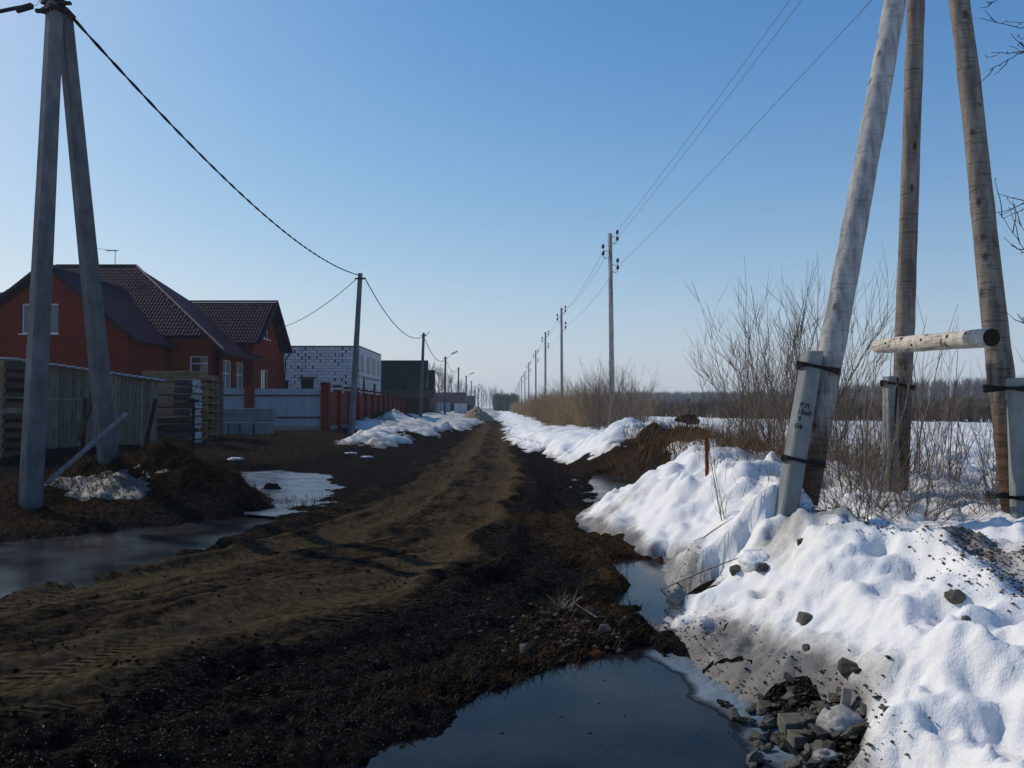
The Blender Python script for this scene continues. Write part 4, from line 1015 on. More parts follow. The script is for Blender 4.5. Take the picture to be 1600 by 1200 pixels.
for i, (px, pt, Y, pxb) in enumerate(data):
    tp = W(px, pt, Y); b = W(pxb, 640, Y); b.z = .2
    t = thing('wooden_pole', b, labs[i] if i < 5 else 'small distant wooden pole at the far end of the shrub row', 'pole', None if i < 5 else 'distant wooden poles at the end of the shrub row')
    MB().tube([b - Vector((0, 0, .3)), b.lerp(tp, .5) + Vector((rng.uniform(-.03, .03), 0, 0)), tp], [.135, .115, .095], 8).build('shaft', M['pole_wood'], t, smooth=True)
    if i < 8:
        dirv = (tp - b).normalized(); e = []
        for dz, sd in ((.12, 1), (.42, 1), (.78, -1), (1.1, -1), (1.42, 1), (1.75, 1)):
            e.append(hook_insulator(t, tp - dirv * dz * 1.0 + Vector((sd * .09, 0, 0)), sd))
        tips.append(e)
g_ = 'thin line wires between the wooden poles'
ends = [Vector((4.95, 8.8, 8.7)), Vector((5.0, 8.8, 8.5)), Vector((5.45, 8.9, 7.7))]
for k, (src, lab) in enumerate(((0, 'upper thin wire climbing from the tall wooden pole to the tripod'), (1, 'second thin wire climbing close below the upper one to the tripod'), (5, 'lowest thin wire climbing from the tall wooden pole to the tripod'))):
    cable(lab, ends[k], tips[0][src], .12, .006, 'aluminium_wire', name='line_wire', group=g_)
for i in range(4):
    for k in (1, 3, 5):
        cable('hair thin wire strung between two wooden poles over the shrub row', tips[i][k], tips[i + 1][k], .35, .008, 'aluminium_wire', name='line_wire', group='hair thin wires over the shrub row', n=10)

# ------------------------------------------------------------------ the big wooden tripod
def rough_pole(a, b, r0, r1, mat, name, parent, bend=.03, seed=1, n=30):
    a, b = Vector(a), Vector(b); rr_ = random.Random(seed); pts = []; rad = []
    bx, by = 1.0, .4
    for i in range(n + 1):
        f = i / n; w = math.sin(f * math.pi) * bend; w2 = math.sin(f * 9 + seed) * bend * .25
        pts.append(a.lerp(b, f) + Vector((bx * w + w2, by * w, 0))); rad.append((r0 + (r1 - r0) * f) * (1 + rr_.uniform(-.035, .035)))
    o = MB().tube(pts, rad, 18).build(name, mat, parent, smooth=True); return o
def wire_band(parent, c, ax, rx, h, n=3):
    """wire wound round two posts: a flattened loop; ax is the line joining the two posts' centres"""
    mb = MB()
    for k in range(n):
        pts = []; z = (k - n / 2) * h / n
        for i in range(15):
            a_ = 2 * math.pi * i / 14; pts.append(c + ax * math.cos(a_) * 1.0 + rx * math.sin(a_) + Vector((0, 0, z + .012 * math.sin(a_ * 2 + k))))
        mb.tube(pts, .011, 5, False)
    mb.build('wire_band', M['dark_metal'], parent)
YA = 7.55
tri = thing('pole_tripod', (3.3, 8, .6), 'tall tripod of three weathered logs joined by a horizontal log', 'pole tripod')
a = W(1262, 752, YA); b = W(1402, -20, 8.3); b = a + (b - a) * 1.28
rough_pole(a - (b - a) * .03, b, .125, .100, M['pole_wood'], 'strut_log', tri, .006, 3)
a = W(1403, 770, 9.6); b = W(1433, -60, 9.3); b = a + (b - a) * 1.25; rough_pole(a - (b - a) * .03, b, .108, .088, M['pole_bark'], 'upright_log', tri, .012, 5)
a = W(1583, 775, 7.5); b = W(1491, -20, 8.2); b = a + (b - a) * 1.3; rough_pole(a - (b - a) * .03, b, .118, .085, M['pole_bark'], 'strut_log', tri, .045, 8)
cl = W(1371, 541, 8.9); cr = W(1549, 527.5, 7.15)
mb = MB().tube([cl + (cr - cl) * f for f in np.linspace(0, 1, 12)], [.072, .078, .083, .08, .082, .085, .08, .083, .08, .083, .084, .082], 16)
log = mb.build('cross_log', M['log_wood'], tri, smooth=False)
for p in log.data.polygons: p.use_smooth = len(p.vertices) == 4
dcr = (cr - cl).normalized(); MB().tube([cr + dcr * .001, cr + dcr * .004], .080, 16).build('log_end', M['dead_plug'], log)
mb = MB()
for f, ang in ((.16, .2), (.3, 1.0), (.5, .3), (.72, .5), (.86, .9), (.42, -.3)):
    c = cl.lerp(cr, f); nn = Vector((-.55, -.8, ang * .6)).normalized(); nn = (nn - dcr * nn.dot(dcr)).normalized(); mb.tube([c + nn * .076, c + nn * .087], [.018, .011], 8)
mb.build('knot', M['dead_plug'], log)

def stub(label, a, b, w, d, rz):
    t = thing('concrete_stub', a, label, 'concrete stub'); conc_shaft(a - (b - a) * .25, b, w, w * .92, d, d * .92, rz).build('shaft', M['pale_concrete'], t, bevel=.008); return t
# stub lashed to the leaning log, with stencilled marks
sa = W(1233, 772, 7.35); sb = W(1270, 549, 7.62); rz1 = R(10)
st1 = stub('pale concrete stub with stencilled marks lashed to the leaning log', sa, sb, .17, .17, rz1)
ux = Vector((math.cos(rz1), math.sin(rz1), 0)); uy = Vector((-math.sin(rz1), math.cos(rz1), 0)); up = (sb - sa).normalized()
for f, w_ in ((.89, 3), (.235, 3)):
    c = sa.lerp(sb, f) + Vector((.085, .03, -.01)); wire_band(tri if False else st1, c, Vector((.205, .05, -.035)), Vector((-.02, .125, 0)), .04, w_)
def stencil(txt, px, py, size, gap):
    cu = bpy.data.curves.new('lettering', 'FONT'); cu.body = txt; cu.size = size; cu.extrude = .0008; cu.offset = .0012; cu.space_character = gap
    o = bpy.data.objects.new('lettering', cu); COL.objects.link(o); return o
nrm = -uy
# face plane of the stub towards the camera
def face_pt(px, py):
    ray = W(px, py, 7.4) - cam.location; p0 = sa + nrm * (.17 / 2 + .004) + up * .0
    nn = ux.cross(up).normalized(); nn = nn if nn.y < 0 else -nn
    tt = (p0 - cam.location).dot(nn) / ray.dot(nn); return cam.location + ray * tt, nn
dg = bpy.context.evaluated_depsgraph_get()
for txt, px, py, sz in (('ВЛ', 1249, 635.5, .062), ('10кВ', 1245, 645.5, .060), ('9', 1245.5, 657, .062), ('04', 1240.5, 668.5, .068)):
    o = stencil(txt, px, py, sz, 1.15); p, nn = face_pt(px, py)
    yv = (up - nn * up.dot(nn)).normalized(); xv = yv.cross(nn).normalized()
    mat4 = Matrix((xv, yv, nn)).transposed().to_4x4(); mat4.translation = p + nn * .0065
    me = bpy.data.meshes.new_from_object(o.evaluated_get(bpy.context.evaluated_depsgraph_get())); COL.objects.unlink(o); bpy.data.objects.remove(o)
    me.transform(Matrix.Translation(-ORG[st1.name]) @ mat4); me.materials.clear(); me.materials.append(M['paint'])
    lo = bpy.data.objects.new('lettering', me); COL.objects.link(lo); lo.parent = st1
# stub at the middle upright
a = W(1392, 785, 9.25); b = W(1391, 588, 9.45); st2 = stub('rough grey concrete stub behind the twigs at the middle upright log', a, b, .14, .15, R(10))
wire_band(st2, a.lerp(b, .93) + Vector((.1, .03, 0)), Vector((.2, .04, -.03)), Vector((-.02, .13, 0)), .035)
o = MB().tube([W(1403, 590, 9.2), W(1394, 700, 9.2), W(1391, 770, 9.2)], .014, 6).build('rod', M['dark_metal'], st2)
# stub at the edge of the picture
a = W(1598, 800, 7.0); b = W(1590, 591, 7.1); st3 = stub('pale concrete stub lashed to the outermost leaning log', a, b, .17, .17, R(-18))
for f in (.93, .12): wire_band(st3, a.lerp(b, f) + Vector((-.06, .06, 0)), Vector((.165, -.02, 0)), Vector((0, .16, 0)), .04)

# ------------------------------------------------------------------ stones, bricks, lumps
def rock_mesh(name, seed, sx_, sy_, sz_, mat, cut=10, n=26):
    """an angular stone: the hull of a few random points"""
    import bmesh
    rr_ = random.Random(seed); bm = bmesh.new()
    for _ in range(n):
        v = Vector((rr_.uniform(-1, 1), rr_.uniform(-1, 1), rr_.uniform(-1, 1))); v = v / max(.8, v.length)
        bm.verts.new((v.x * sx_, v.y * sy_, v.z * sz_))
    r_ = bmesh.ops.convex_hull(bm, input=bm.verts); bmesh.ops.delete(bm, geom=[g for g in r_['geom_interior'] if isinstance(g, bmesh.types.BMVert)], context='VERTS')
    me = bpy.data.meshes.new(name); bm.to_mesh(me); bm.free(); me.materials.append(M[mat]); return me
slates = [rock_mesh('slate', s, .5, .36, .16, 'stone', n=14) for s in range(7)] + [rock_mesh('slate', s, .42, .38, .28, 'stone', n=14) for s in range(20, 24)]
rs = random.Random(31)
cnt = 0
for k in range(170):
    x = rs.gauss(1.45, .14); y = rs.gauss(4.25, .26)
    if abs(y - 4.3) > .5 or abs(x - 1.45) > .33: continue
    z = surf(x, y); sc_ = rs.uniform(.05, .13) * (1.25 if rs.random() < .2 else 1)
    o = bpy.data.objects.new('slate_stone', rs.choice(slates)); COL.objects.link(o); o.location = (x, y, max(z, -.09) + sc_ * .1); o.scale = (sc_, sc_, sc_)
    o.rotation_euler = (rs.uniform(-.6, .6) , rs.uniform(-.6, .6), rs.uniform(0, 6.3))
    tag(o, 'angular grey slate fragment in the rubble pile at the puddle edge', 'stone', 'slate fragments in the rubble pile'); cnt += 1
def place_at(px, py, zguess=0.0):
    """ground point under a picture point: walk along the ray until it meets the surface"""
    d_ = (W(px, py, 10) - cam.location); lo = 1.5
    for i in range(4000):
        Y = 1.8 + i * .01; p = cam.location + d_ * (Y / 10)
        if p.z <= max(surf(p.x, p.y), -.1): return p
    return p
# red stake
a = place_at(1105, 738); b = W(1104, 683, a.y)
t = thing('marker_stake', a, 'rusty red marker stake standing in the snow bank', 'stake'); MB().tube([a - Vector((0, 0, .25)), b], .026, 8).build('shaft', M['rust'], t)
MB().box(b + Vector((0, -.03, -.13)), (.07, .012, .11)).build('number_plate', M['rust'], t)
def brick(px, py, size, rot, mat, label, cat, name, lift=.4, bev=.006):
    p = place_at(px, py); o = MB().box((0, 0, 0), size).build(name, M[mat], bevel=bev); o.location = p + Vector((0, 0, size[2] * lift)); o.rotation_euler = rot
    return tag(o, label, cat)
brick(1246, 1139, (.17, .11, .065), (R(8), 0, R(4)), 'clinker_brick', 'greenish grey brick lying flat above another brick at the puddle edge', 'brick', 'brick')
brick(1257, 1162, (.145, .09, .06), (R(4), R(2), R(6)), 'clinker_brick', 'smaller worn brick in front of the greenish one, touching the water', 'brick', 'brick')
brick(1322, 1105, (.045, .03, .10), (R(-12), R(8), R(-20)), 'chip', 'pale pinkish brick chip standing on end beside the rubble', 'brick chip', 'brick_chip', .45)
brick(1058, 944, (.17, .10, .06), (R(28), R(-16), R(38)), 'chip_grey', 'grey brick tilted on the bank by the mud bar', 'brick', 'brick', .75)
brick(1258, 968, (.085, .07, .08), (R(10), R(12), R(18)), 'clinker_brick', 'blocky pale concrete lump set in the dirty snow', 'concrete lump', 'concrete_lump', .0, .012)
def blob_mesh(name, seed, sx_, sy_, sz_, mat):
    import bmesh
    from mathutils import noise as mn
    bm = bmesh.new(); bmesh.ops.create_icosphere(bm, subdivisions=4, radius=1)
    for v in bm.verts:
        k = 1 + .28 * mn.noise(v.co * 1.6 + Vector((seed, 0, 0))) + .14 * mn.noise(v.co * 4.2 + Vector((0, seed, 0))) + .06 * mn.noise(v.co * 11)
        v.co = Vector((v.co.x * sx_, v.co.y * sy_, v.co.z * sz_)) * k
    for f in bm.faces: f.smooth = True
    me = bpy.data.meshes.new(name); bm.to_mesh(me); bm.free(); me.materials.append(M[mat]); return me
def stone_at(px, py, s, seed, label, mat='stone', cat='stone', name='stone', sq=(.5, .45, .38), lift=.02):
    p = place_at(px, py); o = bpy.data.objects.new(name, blob_mesh(name, seed, *[q * s for q in sq], mat) if mat in ('ice_lump', 'clod', 'snow') else rock_mesh(name, seed, *[q * s for q in sq], mat, n=30)); COL.objects.link(o); o.location = p + Vector((0, 0, s * lift)); o.rotation_euler = (rng.uniform(-.3, .3), rng.uniform(-.3, .3), rng.uniform(0, 6))
    return tag(o, label, cat)
stone_at(1328, 1046, .16, 71, 'largest dark angular stone above the rubble pile')
stone_at(1192, 888, .13, 72, 'grey angular stone poking out of the snow crest', lift=0)
stone_at(1252, 848, .10, 73, 'small grey stone on the darker strip near the concrete stub')
stone_at(1150, 892, .12, 74, 'dark flat stone under the rounded snow lump')
stone_at(1492, 930, .12, 75, 'brown grey stone sunk in a hollow of the snow', 'brown_stone', lift=-.05)
stone_at(1510, 968, .05, 76, 'tiny dark stone alone on the clean snow')
stone_at(920, 958, .14, 77, 'rounded brown stone on the mud beside the pale grass tuft', 'brown_stone')
stone_at(945, 985, .12, 78, 'dark stone where the mud bar meets the road side', 'brown_stone')
stone_at(1260, 1012, .06, 79, 'small stone above the rubble in grey snow')
stone_at(932, 1023, .09, 80, 'orange red brick chip sitting at the water line', 'rust', 'brick chip', 'brick_chip')
stone_at(425, 765, .38, 81, 'dark lump of earth on the frozen puddle', 'clod', 'earth lump', 'earth_lump', (.5, .4, .33))
stone_at(820, 1012, .10, 82, 'pale flat stone at the edge of the near puddle', 'brown_stone')
stone_at(1180, 872, .22, 91, 'rounded lump of clean snow on the bank crest', 'snow', 'snow lump', 'snow_lump', (.7, .55, .40), lift=-.14)
stone_at(1325, 1140, .22, 92, 'grey crusty ice lump beside the rubble pile', 'ice_lump', 'ice lump', 'ice_lump', (.6, .5, .4))
stone_at(1290, 1185, .13, 93, 'glassy ice lump at the water edge in front of the bricks', 'ice_lump', 'ice lump', 'ice_lump', (.6, .45, .3))
for px_, py_, k_ in ((368, 719, 'white plastic scrap lying by the frozen puddle'), (548, 710, 'white scrap of film on the yard mud below the snow piles'), (573, 716, 'second small white scrap on the yard mud nearer the road')):
    p = place_at(px_, py_); o = bpy.data.objects.new('plastic_scrap', blob_mesh('plastic_scrap', px_, .22, .12, .05, 'film')); COL.objects.link(o); o.location = p + Vector((0, 0, .03)); tag(o, k_, 'plastic scrap')
# sand heap with snow at its foot
xs_, ys_ = np.meshgrid(np.linspace(-1, 1, 46), np.linspace(-1, 1, 46)); rr_ = np.hypot(xs_, ys_)
hz_ = (np.clip(1 - rr_ * .95, 0, 1) ** .85) * 1.55 + .18 * fbm(xs_ * 3, ys_ * 3, .8, 3, 301) * np.clip(1.1 - rr_, 0, 1)
hi = np.arange(46 * 46).reshape(46, 46); hq = np.stack([hi[:-1, :-1], hi[:-1, 1:], hi[1:, 1:], hi[1:, :-1]], -1).reshape(-1, 4)
so = np_mesh('sand_heap', np.stack([xs_.ravel() * 1.9, ys_.ravel() * 1.9, hz_.ravel()], 1), hq, M['sand']); so.location = (-3.75, 88, .2); tag(so, 'yellow brown sand heap on the snow at the end of the dark road', 'sand heap')
o = bpy.data.objects.new('earth_heap', blob_mesh('earth_heap', 95, .9, .8, .5, 'clod')); COL.objects.link(o); o.location = (12.6, 60, .6); tag(o, 'dark earth heap on the white field before the treeline', 'earth heap')

# clods and small gravel strewn over the churned mud
def scatter(name, n, fn, size, mat, seed, flat=.6, surfarr=None):
    r_ = np.random.RandomState(seed); x, y, keepf = fn(r_, n); z = surf_arr(x, y, ZG if surfarr is None else surfarr)
    p = r_.rand(len(x)) < keepf(x, y); x, y, z = x[p], y[p], z[p]; n = len(x)
    base = np.array([(1, 0, 0), (-1, 0, 0), (0, 1, 0), (0, -1, 0), (0, 0, 1), (0, 0, -1)], float)
    fc = np.array([(0, 2, 4), (2, 1, 4), (1, 3, 4), (3, 0, 4), (2, 0, 5), (1, 2, 5), (3, 1, 5), (0, 3, 5)])
    s = size[0] + (size[1] - size[0]) * r_.rand(n) ** 3
    v = base[None] * (s[:, None, None]) * (.6 + .8 * r_.rand(n, 6, 1)); v[:, :, 2] *= flat
    a = r_.rand(n) * 6.28; c, sn = np.cos(a)[:, None], np.sin(a)[:, None]
    vx = v[:, :, 0] * c - v[:, :, 1] * sn; vy = v[:, :, 0] * sn + v[:, :, 1] * c
    V = np.stack([vx + x[:, None], vy + y[:, None], v[:, :, 2] + z[:, None] + s[:, None] * .2], -1).reshape(-1, 3)
    Fc = (fc[None] + (np.arange(n) * 6)[:, None, None]).reshape(-1, 3)
    o = np_mesh(name, V, Fc, mat, False); o['kind'] = 'stuff'; return o
def mud_pos(r_, n):
    y = 2.2 + 20 * r_.rand(n) ** 1.8; x = (r_.rand(n) * 2 - 1) * (y * .68)
    def kp(x, y):
        d = surf_arr(x, y, DRY); t = surf_arr(x, y, TS); z = surf_arr(x, y, ZG)
        return np.where((t < -.02) & (z > -.1), 1.0 - .75 * np.clip(d, 0, 1), 0)
    return x, y, kp
tag(scatter('mud_clods', 16000, mud_pos, (.005, .024), M['clod'], 5), 'loose clods and grit strewn over the churned black road mud', 'mud')
def rub_pos(r_, n):
    x = 1.43 + r_.randn(n) * .16; y = 4.25 + r_.randn(n) * .28; return x, y, lambda x, y: np.ones(len(x))
tag(scatter('rubble', 1500, rub_pos, (.005, .018), M['stone'], 6, .6, ZTOP), 'fine grey grit and chips filling the rubble pile', 'rubble')
def peb_pos(r_, n):
    x = .35 + r_.randn(n) * .3; y = 6.15 + r_.randn(n) * .5; return x, y, lambda x, y: np.ones(len(x))
tag(scatter('gravel', 420, peb_pos, (.005, .034), M['brown_stone'], 8), 'pebbles and broken bits on the mud beside the near puddle', 'gravel')
def grit_pos(r_, n):
    y = 3.5 + 4.2 * r_.rand(n); x = ip(y, EDGE) + np.abs(r_.randn(n)) * .22 - .02; return x, y, lambda x, y: np.where(surf_arr(x, y, TS) > 0, .15 + .85 * (surf_arr(x, y, DIRT) > .45), 0)
tag(scatter('edge_grit', 2600, grit_pos, (.003, .013), M['brown_stone'], 12, .6, ZTOP), 'brown grit frozen into the dirty snow along the puddle edge', 'grit')
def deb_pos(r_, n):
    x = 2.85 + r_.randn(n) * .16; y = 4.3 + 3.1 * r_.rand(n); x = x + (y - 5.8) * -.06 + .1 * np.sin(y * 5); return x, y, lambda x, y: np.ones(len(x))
tag(scatter('debris', 4500, deb_pos, (.004, .016), M['brown_stone'], 9, .6, ZTOP), 'dark crumbs lying on the darker strip of snow', 'debris')

def bit_pos(r_, n):
    y = 3.4 + 2.4 * r_.rand(n); x = -.5 + 1.8 * r_.rand(n); return x, y, lambda x, y: np.where(surf_arr(x, y, ZG) < -.14, 1.0, 0)
tag(scatter('ice_bits', 150, bit_pos, (.003, .016), M['slush'], 15, .12, np.full_like(ZG, -.106)), 'tiny flat bits of ice and leaf floating on the near puddle', 'ice bits')
# ------------------------------------------------------------------ dry grass and straw
def blades(name, x, y, h, lean, w, mat, seed, arr=None, flat=None):
    r_ = np.random.RandomState(seed); n = len(x); z = surf_arr(x, y, ZTOP if arr is None else arr) - .01
    a = r_.rand(n) * 6.283; L = h * (.5 + .9 * r_.rand(n)); ln = lean * (.3 + 1.2 * r_.rand(n))
    ln = np.clip(ln, 0, 1.5); dx, dy = np.cos(a) * np.sin(ln), np.sin(a) * np.sin(ln); dz = np.cos(ln)
    px, py = -np.sin(a + r_.rand(n)), np.cos(a)
    p0 = np.stack([x, y, z], -1); d = np.stack([dx, dy, dz], -1); pv = np.stack([px, py, 0 * px], -1) * (w * (.6 + .8 * r_.rand(n)))[:, None]
    mid = p0 + d * (L * .55)[:, None]; d2 = d.copy(); d2[:, 2] -= .55 * r_.rand(n) ; d2[:, 0] += .4 * (r_.rand(n) - .5); d2 /= np.linalg.norm(d2, axis=1)[:, None]
    tip = mid + d2 * (L * .5)[:, None]; tip[:, 2] = np.maximum(tip[:, 2], z + .01)
    V = np.stack([p0 - pv, p0 + pv, mid - pv * .8, mid + pv * .8, tip], 1).reshape(-1, 3); b = (np.arange(n) * 5)[:, None]
    Fc = np.concatenate([b + np.array([0, 1, 3]), b + np.array([0, 3, 2]), b + np.array([2, 3, 4])]); o = np_mesh(name, V, Fc, mat, False); o['kind'] = 'stuff'; return o
nr = np.random.RandomState(77)
def patch(n, fx, fy): return fx(n), fy(n)
y = 5.4 + 14 * nr.rand(9000) ** 1.5; x = ip(y, EDGE) - .05 - 1.0 * nr.rand(9000) ** 1.3
ok = surf_arr(x, y, ZG) > -.09; 
tag(blades('dead_grass', x[ok], y[ok], .10, 1.25, .0035, M['straw'], 1, ZG), 'flattened brown dead grass along the ditch beside the snow bank', 'grass')
x = nr.randn(6500) * 1.4 - 6.3; y = nr.randn(6500) * .7 + 14.7
tag(blades('straw_litter', x, y, .16, 1.15, .006, M['straw'], 2), 'brown straw and stalks covering the earth heap at the braced pole', 'straw')
x = nr.randn(4000) * 1.3 - 8.3; y = nr.randn(4000) * 1.2 + 12.6
tag(blades('weeds', x, y, .2, .9, .005, M['straw'], 3), 'brown tangled weeds round the foot of the braced pole', 'weeds')
x = nr.rand(9000) * 3.6 + 3.2; y = 12.2 + nr.rand(9000) * 12
k_ = np.exp(-((x - 4.5) / 1.2) ** 2) > nr.rand(9000) * .9
tag(blades('dry_grass', x[k_], y[k_], .5, .75, .006, M['dry_grass'], 4), 'thick brown dry grass behind the snow bank among the bare shrubs', 'grass')
x = nr.rand(2500) * 5 + 2.6; y = 7.6 + nr.rand(2500) * 4.5
tag(blades('thin_grass', x, y, .22, .9, .003, M['twig'], 14), 'thin dry stalks in the snow round the foot of the tripod', 'grass')
x = -.2 + nr.randn(2600) * .5; y = 4.9 + .8 * (x + .2) + np.abs(nr.randn(2600)) * .5; ok = surf_arr(x, y, ZG) > -.12
tag(blades('wet_stalks', x[ok], y[ok], .06, 1.2, .003, M['straw'], 5, ZG), 'wet brown stalks at the rim of the near puddle', 'grass')
x = nr.rand(4000) * -9 - 4.5; y = 24 + nr.rand(4000) * 12
tag(blades('yard_grass', x, y, .14, 1.1, .01, M['straw'], 6), 'brown grass and litter on the yard in front of the white fence', 'grass')
# pale grass tuft by the brown stone
p = place_at(880, 950); tx = p.x + nr.randn(26) * .03; ty = p.y + nr.randn(26) * .03
o = blades('grass_tuft', tx, ty, .16, .8, .004, M['pale_straw'], 9, ZG); o['kind'] = 'thing'; tag(o, 'pale bleached grass tuft on the black mud', 'grass tuft')

# ------------------------------------------------------------------ bare shrubs and trees
def stem_poly(p, d, L, r, rr_, n=5, curve=.12, up=.05):
    pts = [Vector(p)]; rad = [r]; d = Vector(d).normalized()
    for i in range(n):
        d = (d + Vector((rr_.uniform(-1, 1), rr_.uniform(-1, 1), rr_.uniform(-.6, .6) + up)) * curve).normalized()
        pts.append(pts[-1] + d * L / n); rad.append(r * (1 - .8 * (i + 1) / n))
    return pts, rad
def shrub_mesh(seed, h, nst, spread, side, twigs, r0, mat, sides=3):
    rr_ = random.Random(seed); mb = MB()
    for k in range(nst):
        a = rr_.uniform(0, 6.283); tilt = rr_.uniform(.02, spread); b0 = Vector((math.cos(a) * rr_.uniform(0, .25), math.sin(a) * rr_.uniform(0, .25), -.1))
        L = h * rr_.uniform(.55, 1.05); d = Vector((math.cos(a) * math.sin(tilt), math.sin(a) * math.sin(tilt), math.cos(tilt)))
        pts, rad = stem_poly(b0, d, L, r0 * rr_.uniform(.5, 1.2), rr_, 6, .13, .07); mb.tube(pts, rad, sides, False)
        for s in range(side):
            i = rr_.randint(1, 5); f = rr_.random(); p = pts[i].lerp(pts[i - 1], f); ax = (pts[i] - pts[i - 1]).normalized()
            q = Vector((rr_.uniform(-1, 1), rr_.uniform(-1, 1), rr_.uniform(-.2, .6))).normalized(); dd = (ax + q * .75).normalized()
            l2 = L * rr_.uniform(.15, .42) * (1 - .08 * i); sp, sr = stem_poly(p, dd, l2, r0 * .42, rr_, 4, .14, .12); mb.tube(sp, sr, sides, False)
            for w in range(twigs):
                j = rr_.randint(1, 4); p2 = sp[j].lerp(sp[j - 1], rr_.random()); d3 = ((sp[j] - sp[j - 1]).normalized() + Vector((rr_.uniform(-1, 1), rr_.uniform(-1, 1), rr_.uniform(-.1, .8))) * .6).normalized()
                mb.tube([p2, p2 + d3 * l2 * .3 + Vector((0, 0, .01)), p2 + d3 * l2 * .6 + Vector((0, 0, .04))], [r0 * .25, r0 * .2, r0 * .1], sides, False)
    me = bpy.data.meshes.new('branches'); me.from_pydata([tuple(v) for v in mb.v], [], mb.f); me.materials.append(M[mat]); return me
def shrub(name, me, x, y, s, rz, label, cat, group=None, z=None, sz=None):
    o = bpy.data.objects.new(name, me); COL.objects.link(o); o.location = (x, y, surf(x, y) if z is None else z); o.rotation_euler = (rng.uniform(-.06, .06), rng.uniform(-.06, .06), rz); o.scale = (s, s, sz or s)
    return tag(o, label, cat, group)
bushA = [shrub_mesh(s, 3.0, 13, .42, 9, 3, .011, 'twig') for s in range(4)]
bushB = [shrub_mesh(s + 10, 2.6, 26, .5, 8, 3, .012, 'willow') for s in range(5)]
sap = [shrub_mesh(s + 30, 2.2, 2, .18, 9, 2, .010, 'twig') for s in range(5)]
low = [shrub_mesh(s + 50, 1.15, 10, 1.1, 7, 2, .0065, 'twig') for s in range(4)]
# clump beside the red stake and the leaning log
gA = 'bare shrubs between the stake and the leaning log'
for i, (px, Y, s, sz) in enumerate(((1150, 13.6, .8, .85), (1185, 12.4, .9, 1.0), (1215, 13.0, .95, 1.05), (1240, 11.6, .95, 1.1), (1262, 12.6, .9, 1.0), (1290, 11.2, .85, 1.0), (1165, 15.0, .8, .8), (1205, 15.6, .9, .95))):
    x = (px - 800) / F * Y; shrub('bare_shrub', bushA[i % 4], x, Y, s, i * 1.3, 'bare grey brown shrub in the thicket between the red stake and the leaning log', 'shrub', gA, sz=sz)
gS = 'thin bare saplings round the tripod'
for i in range(26):
    px = 1300 + 300 * rng.random(); Y = rng.uniform(8.3, 14); x = (px - 800) / F * Y
    shrub('bare_sapling', sap[i % 5], x, Y, rng.uniform(.6, 1.1), rng.uniform(0, 6), 'thin bare sapling among the twigs round the tripod', 'sapling', gS)
gL = 'low twiggy bushes in the snow at the tripod'
for i in range(27):
    px = 1285 + 345 * rng.random(); Y = rng.uniform(7.4, 11); x = (px - 800) / F * Y
    shrub('twiggy_bush', low[i % 4], x, Y, rng.uniform(.6, 1.05), rng.uniform(0, 6), 'low twiggy bush in the snow at the foot of the tripod', 'bush', gL)
for i, (px, Y, s, lab) in enumerate(((1130, 9.0, .62, 'small two stemmed sapling on the clean snow in front of the red stake'), (1222, 11.2, .5, 'single short sapling behind the snow bank crest'), (1345, 7.3, .5, 'short twig bush right at the leaning log'))):
    x = (px - 800) / F * Y; shrub('small_sapling', sap[i % 5], x, Y, s, i * 2.0, lab, 'sapling')
for i, (px, Y) in enumerate(((1010, 17.5), (985, 19.5), (1035, 17.0), (1075, 15.5), (1015, 23))):
    x = (px - 800) / F * Y; shrub('twiggy_bush', low[i % 4], x, Y, rng.uniform(.7, 1.1), i * 1.1, 'low leafless bush on the brown earth patch beyond the snow bank', 'bush', 'leafless bushes on the brown earth patch')
# shrubs at the nearest wooden pole
for i, (px, Y, s, sz) in enumerate(((925, 37, 1.0, 1.0), (940, 34, 1.1, 1.15), (965, 36, 1.15, 1.2), (985, 33, 1.1, 1.05), (1000, 35, 1.0, .8), (952, 39, 1.1, 1.2), (975, 39, 1.2, 1.1))):
    x = (px - 800) / F * Y; shrub('bare_shrub', bushA[i % 4], x, Y, s, i * 1.7, 'bare open shrub around the foot of the tall pale wooden pole', 'shrub', 'bare shrubs round the tall wooden pole', sz=sz)
# the long willow row
gW = 'willow shrubs in the long brown row'
Y = 40.0; i = 0
while Y < 230:
    xc = wp_x(Y) - .3
    for q in range(3):
        x = xc + rng.uniform(-1.5, 1.5) + (1.0 if Y < 60 else 0) * (q - 1); s = rng.uniform(.8, 1.15)
        shrub('willow_shrub', bushB[i % 5], x, Y + rng.uniform(-1, 1), s * 1.05, rng.uniform(0, 6), 'bare brown willow shrub in the long row beneath the wooden pole line', 'shrub', gW, sz=s * 1.0); i += 1
    Y += 1.9 if Y < 80 else 3.4 if Y < 140 else 6
# shrub belt across the field and the forest beyond it
def tri_tree(seed, h, w, n, wid, low_=.0):
    r_ = np.random.RandomState(seed); V = []; 
    for i in range(n):
        a = r_.rand() * 6.28; r0 = w * .15 * r_.rand(); z0 = h * (low_ + (.75 - low_) * r_.rand()); a2 = a + r_.randn() * .4; L = h * (.18 + .3 * r_.rand())
        b0 = np.array([math.cos(a) * r0, math.sin(a) * r0, z0]); tip = np.array([math.cos(a2) * w * (.3 + .7 * r_.rand()), math.sin(a2) * w * (.3 + .7 * r_.rand()), min(h, z0 + L)])
        pv = np.array([-math.sin(a2), math.cos(a2), .3]) * wid; V += [b0 - pv, b0 + pv, tip]
    V += [np.array([-wid * 1.6, 0, 0]), np.array([wid * 1.6, 0, 0]), np.array([0, 0, h * .95]), np.array([0, -wid * 1.6, 0]), np.array([0, wid * 1.6, 0]), np.array([0, 0, h * .95])]
    return np.array(V)
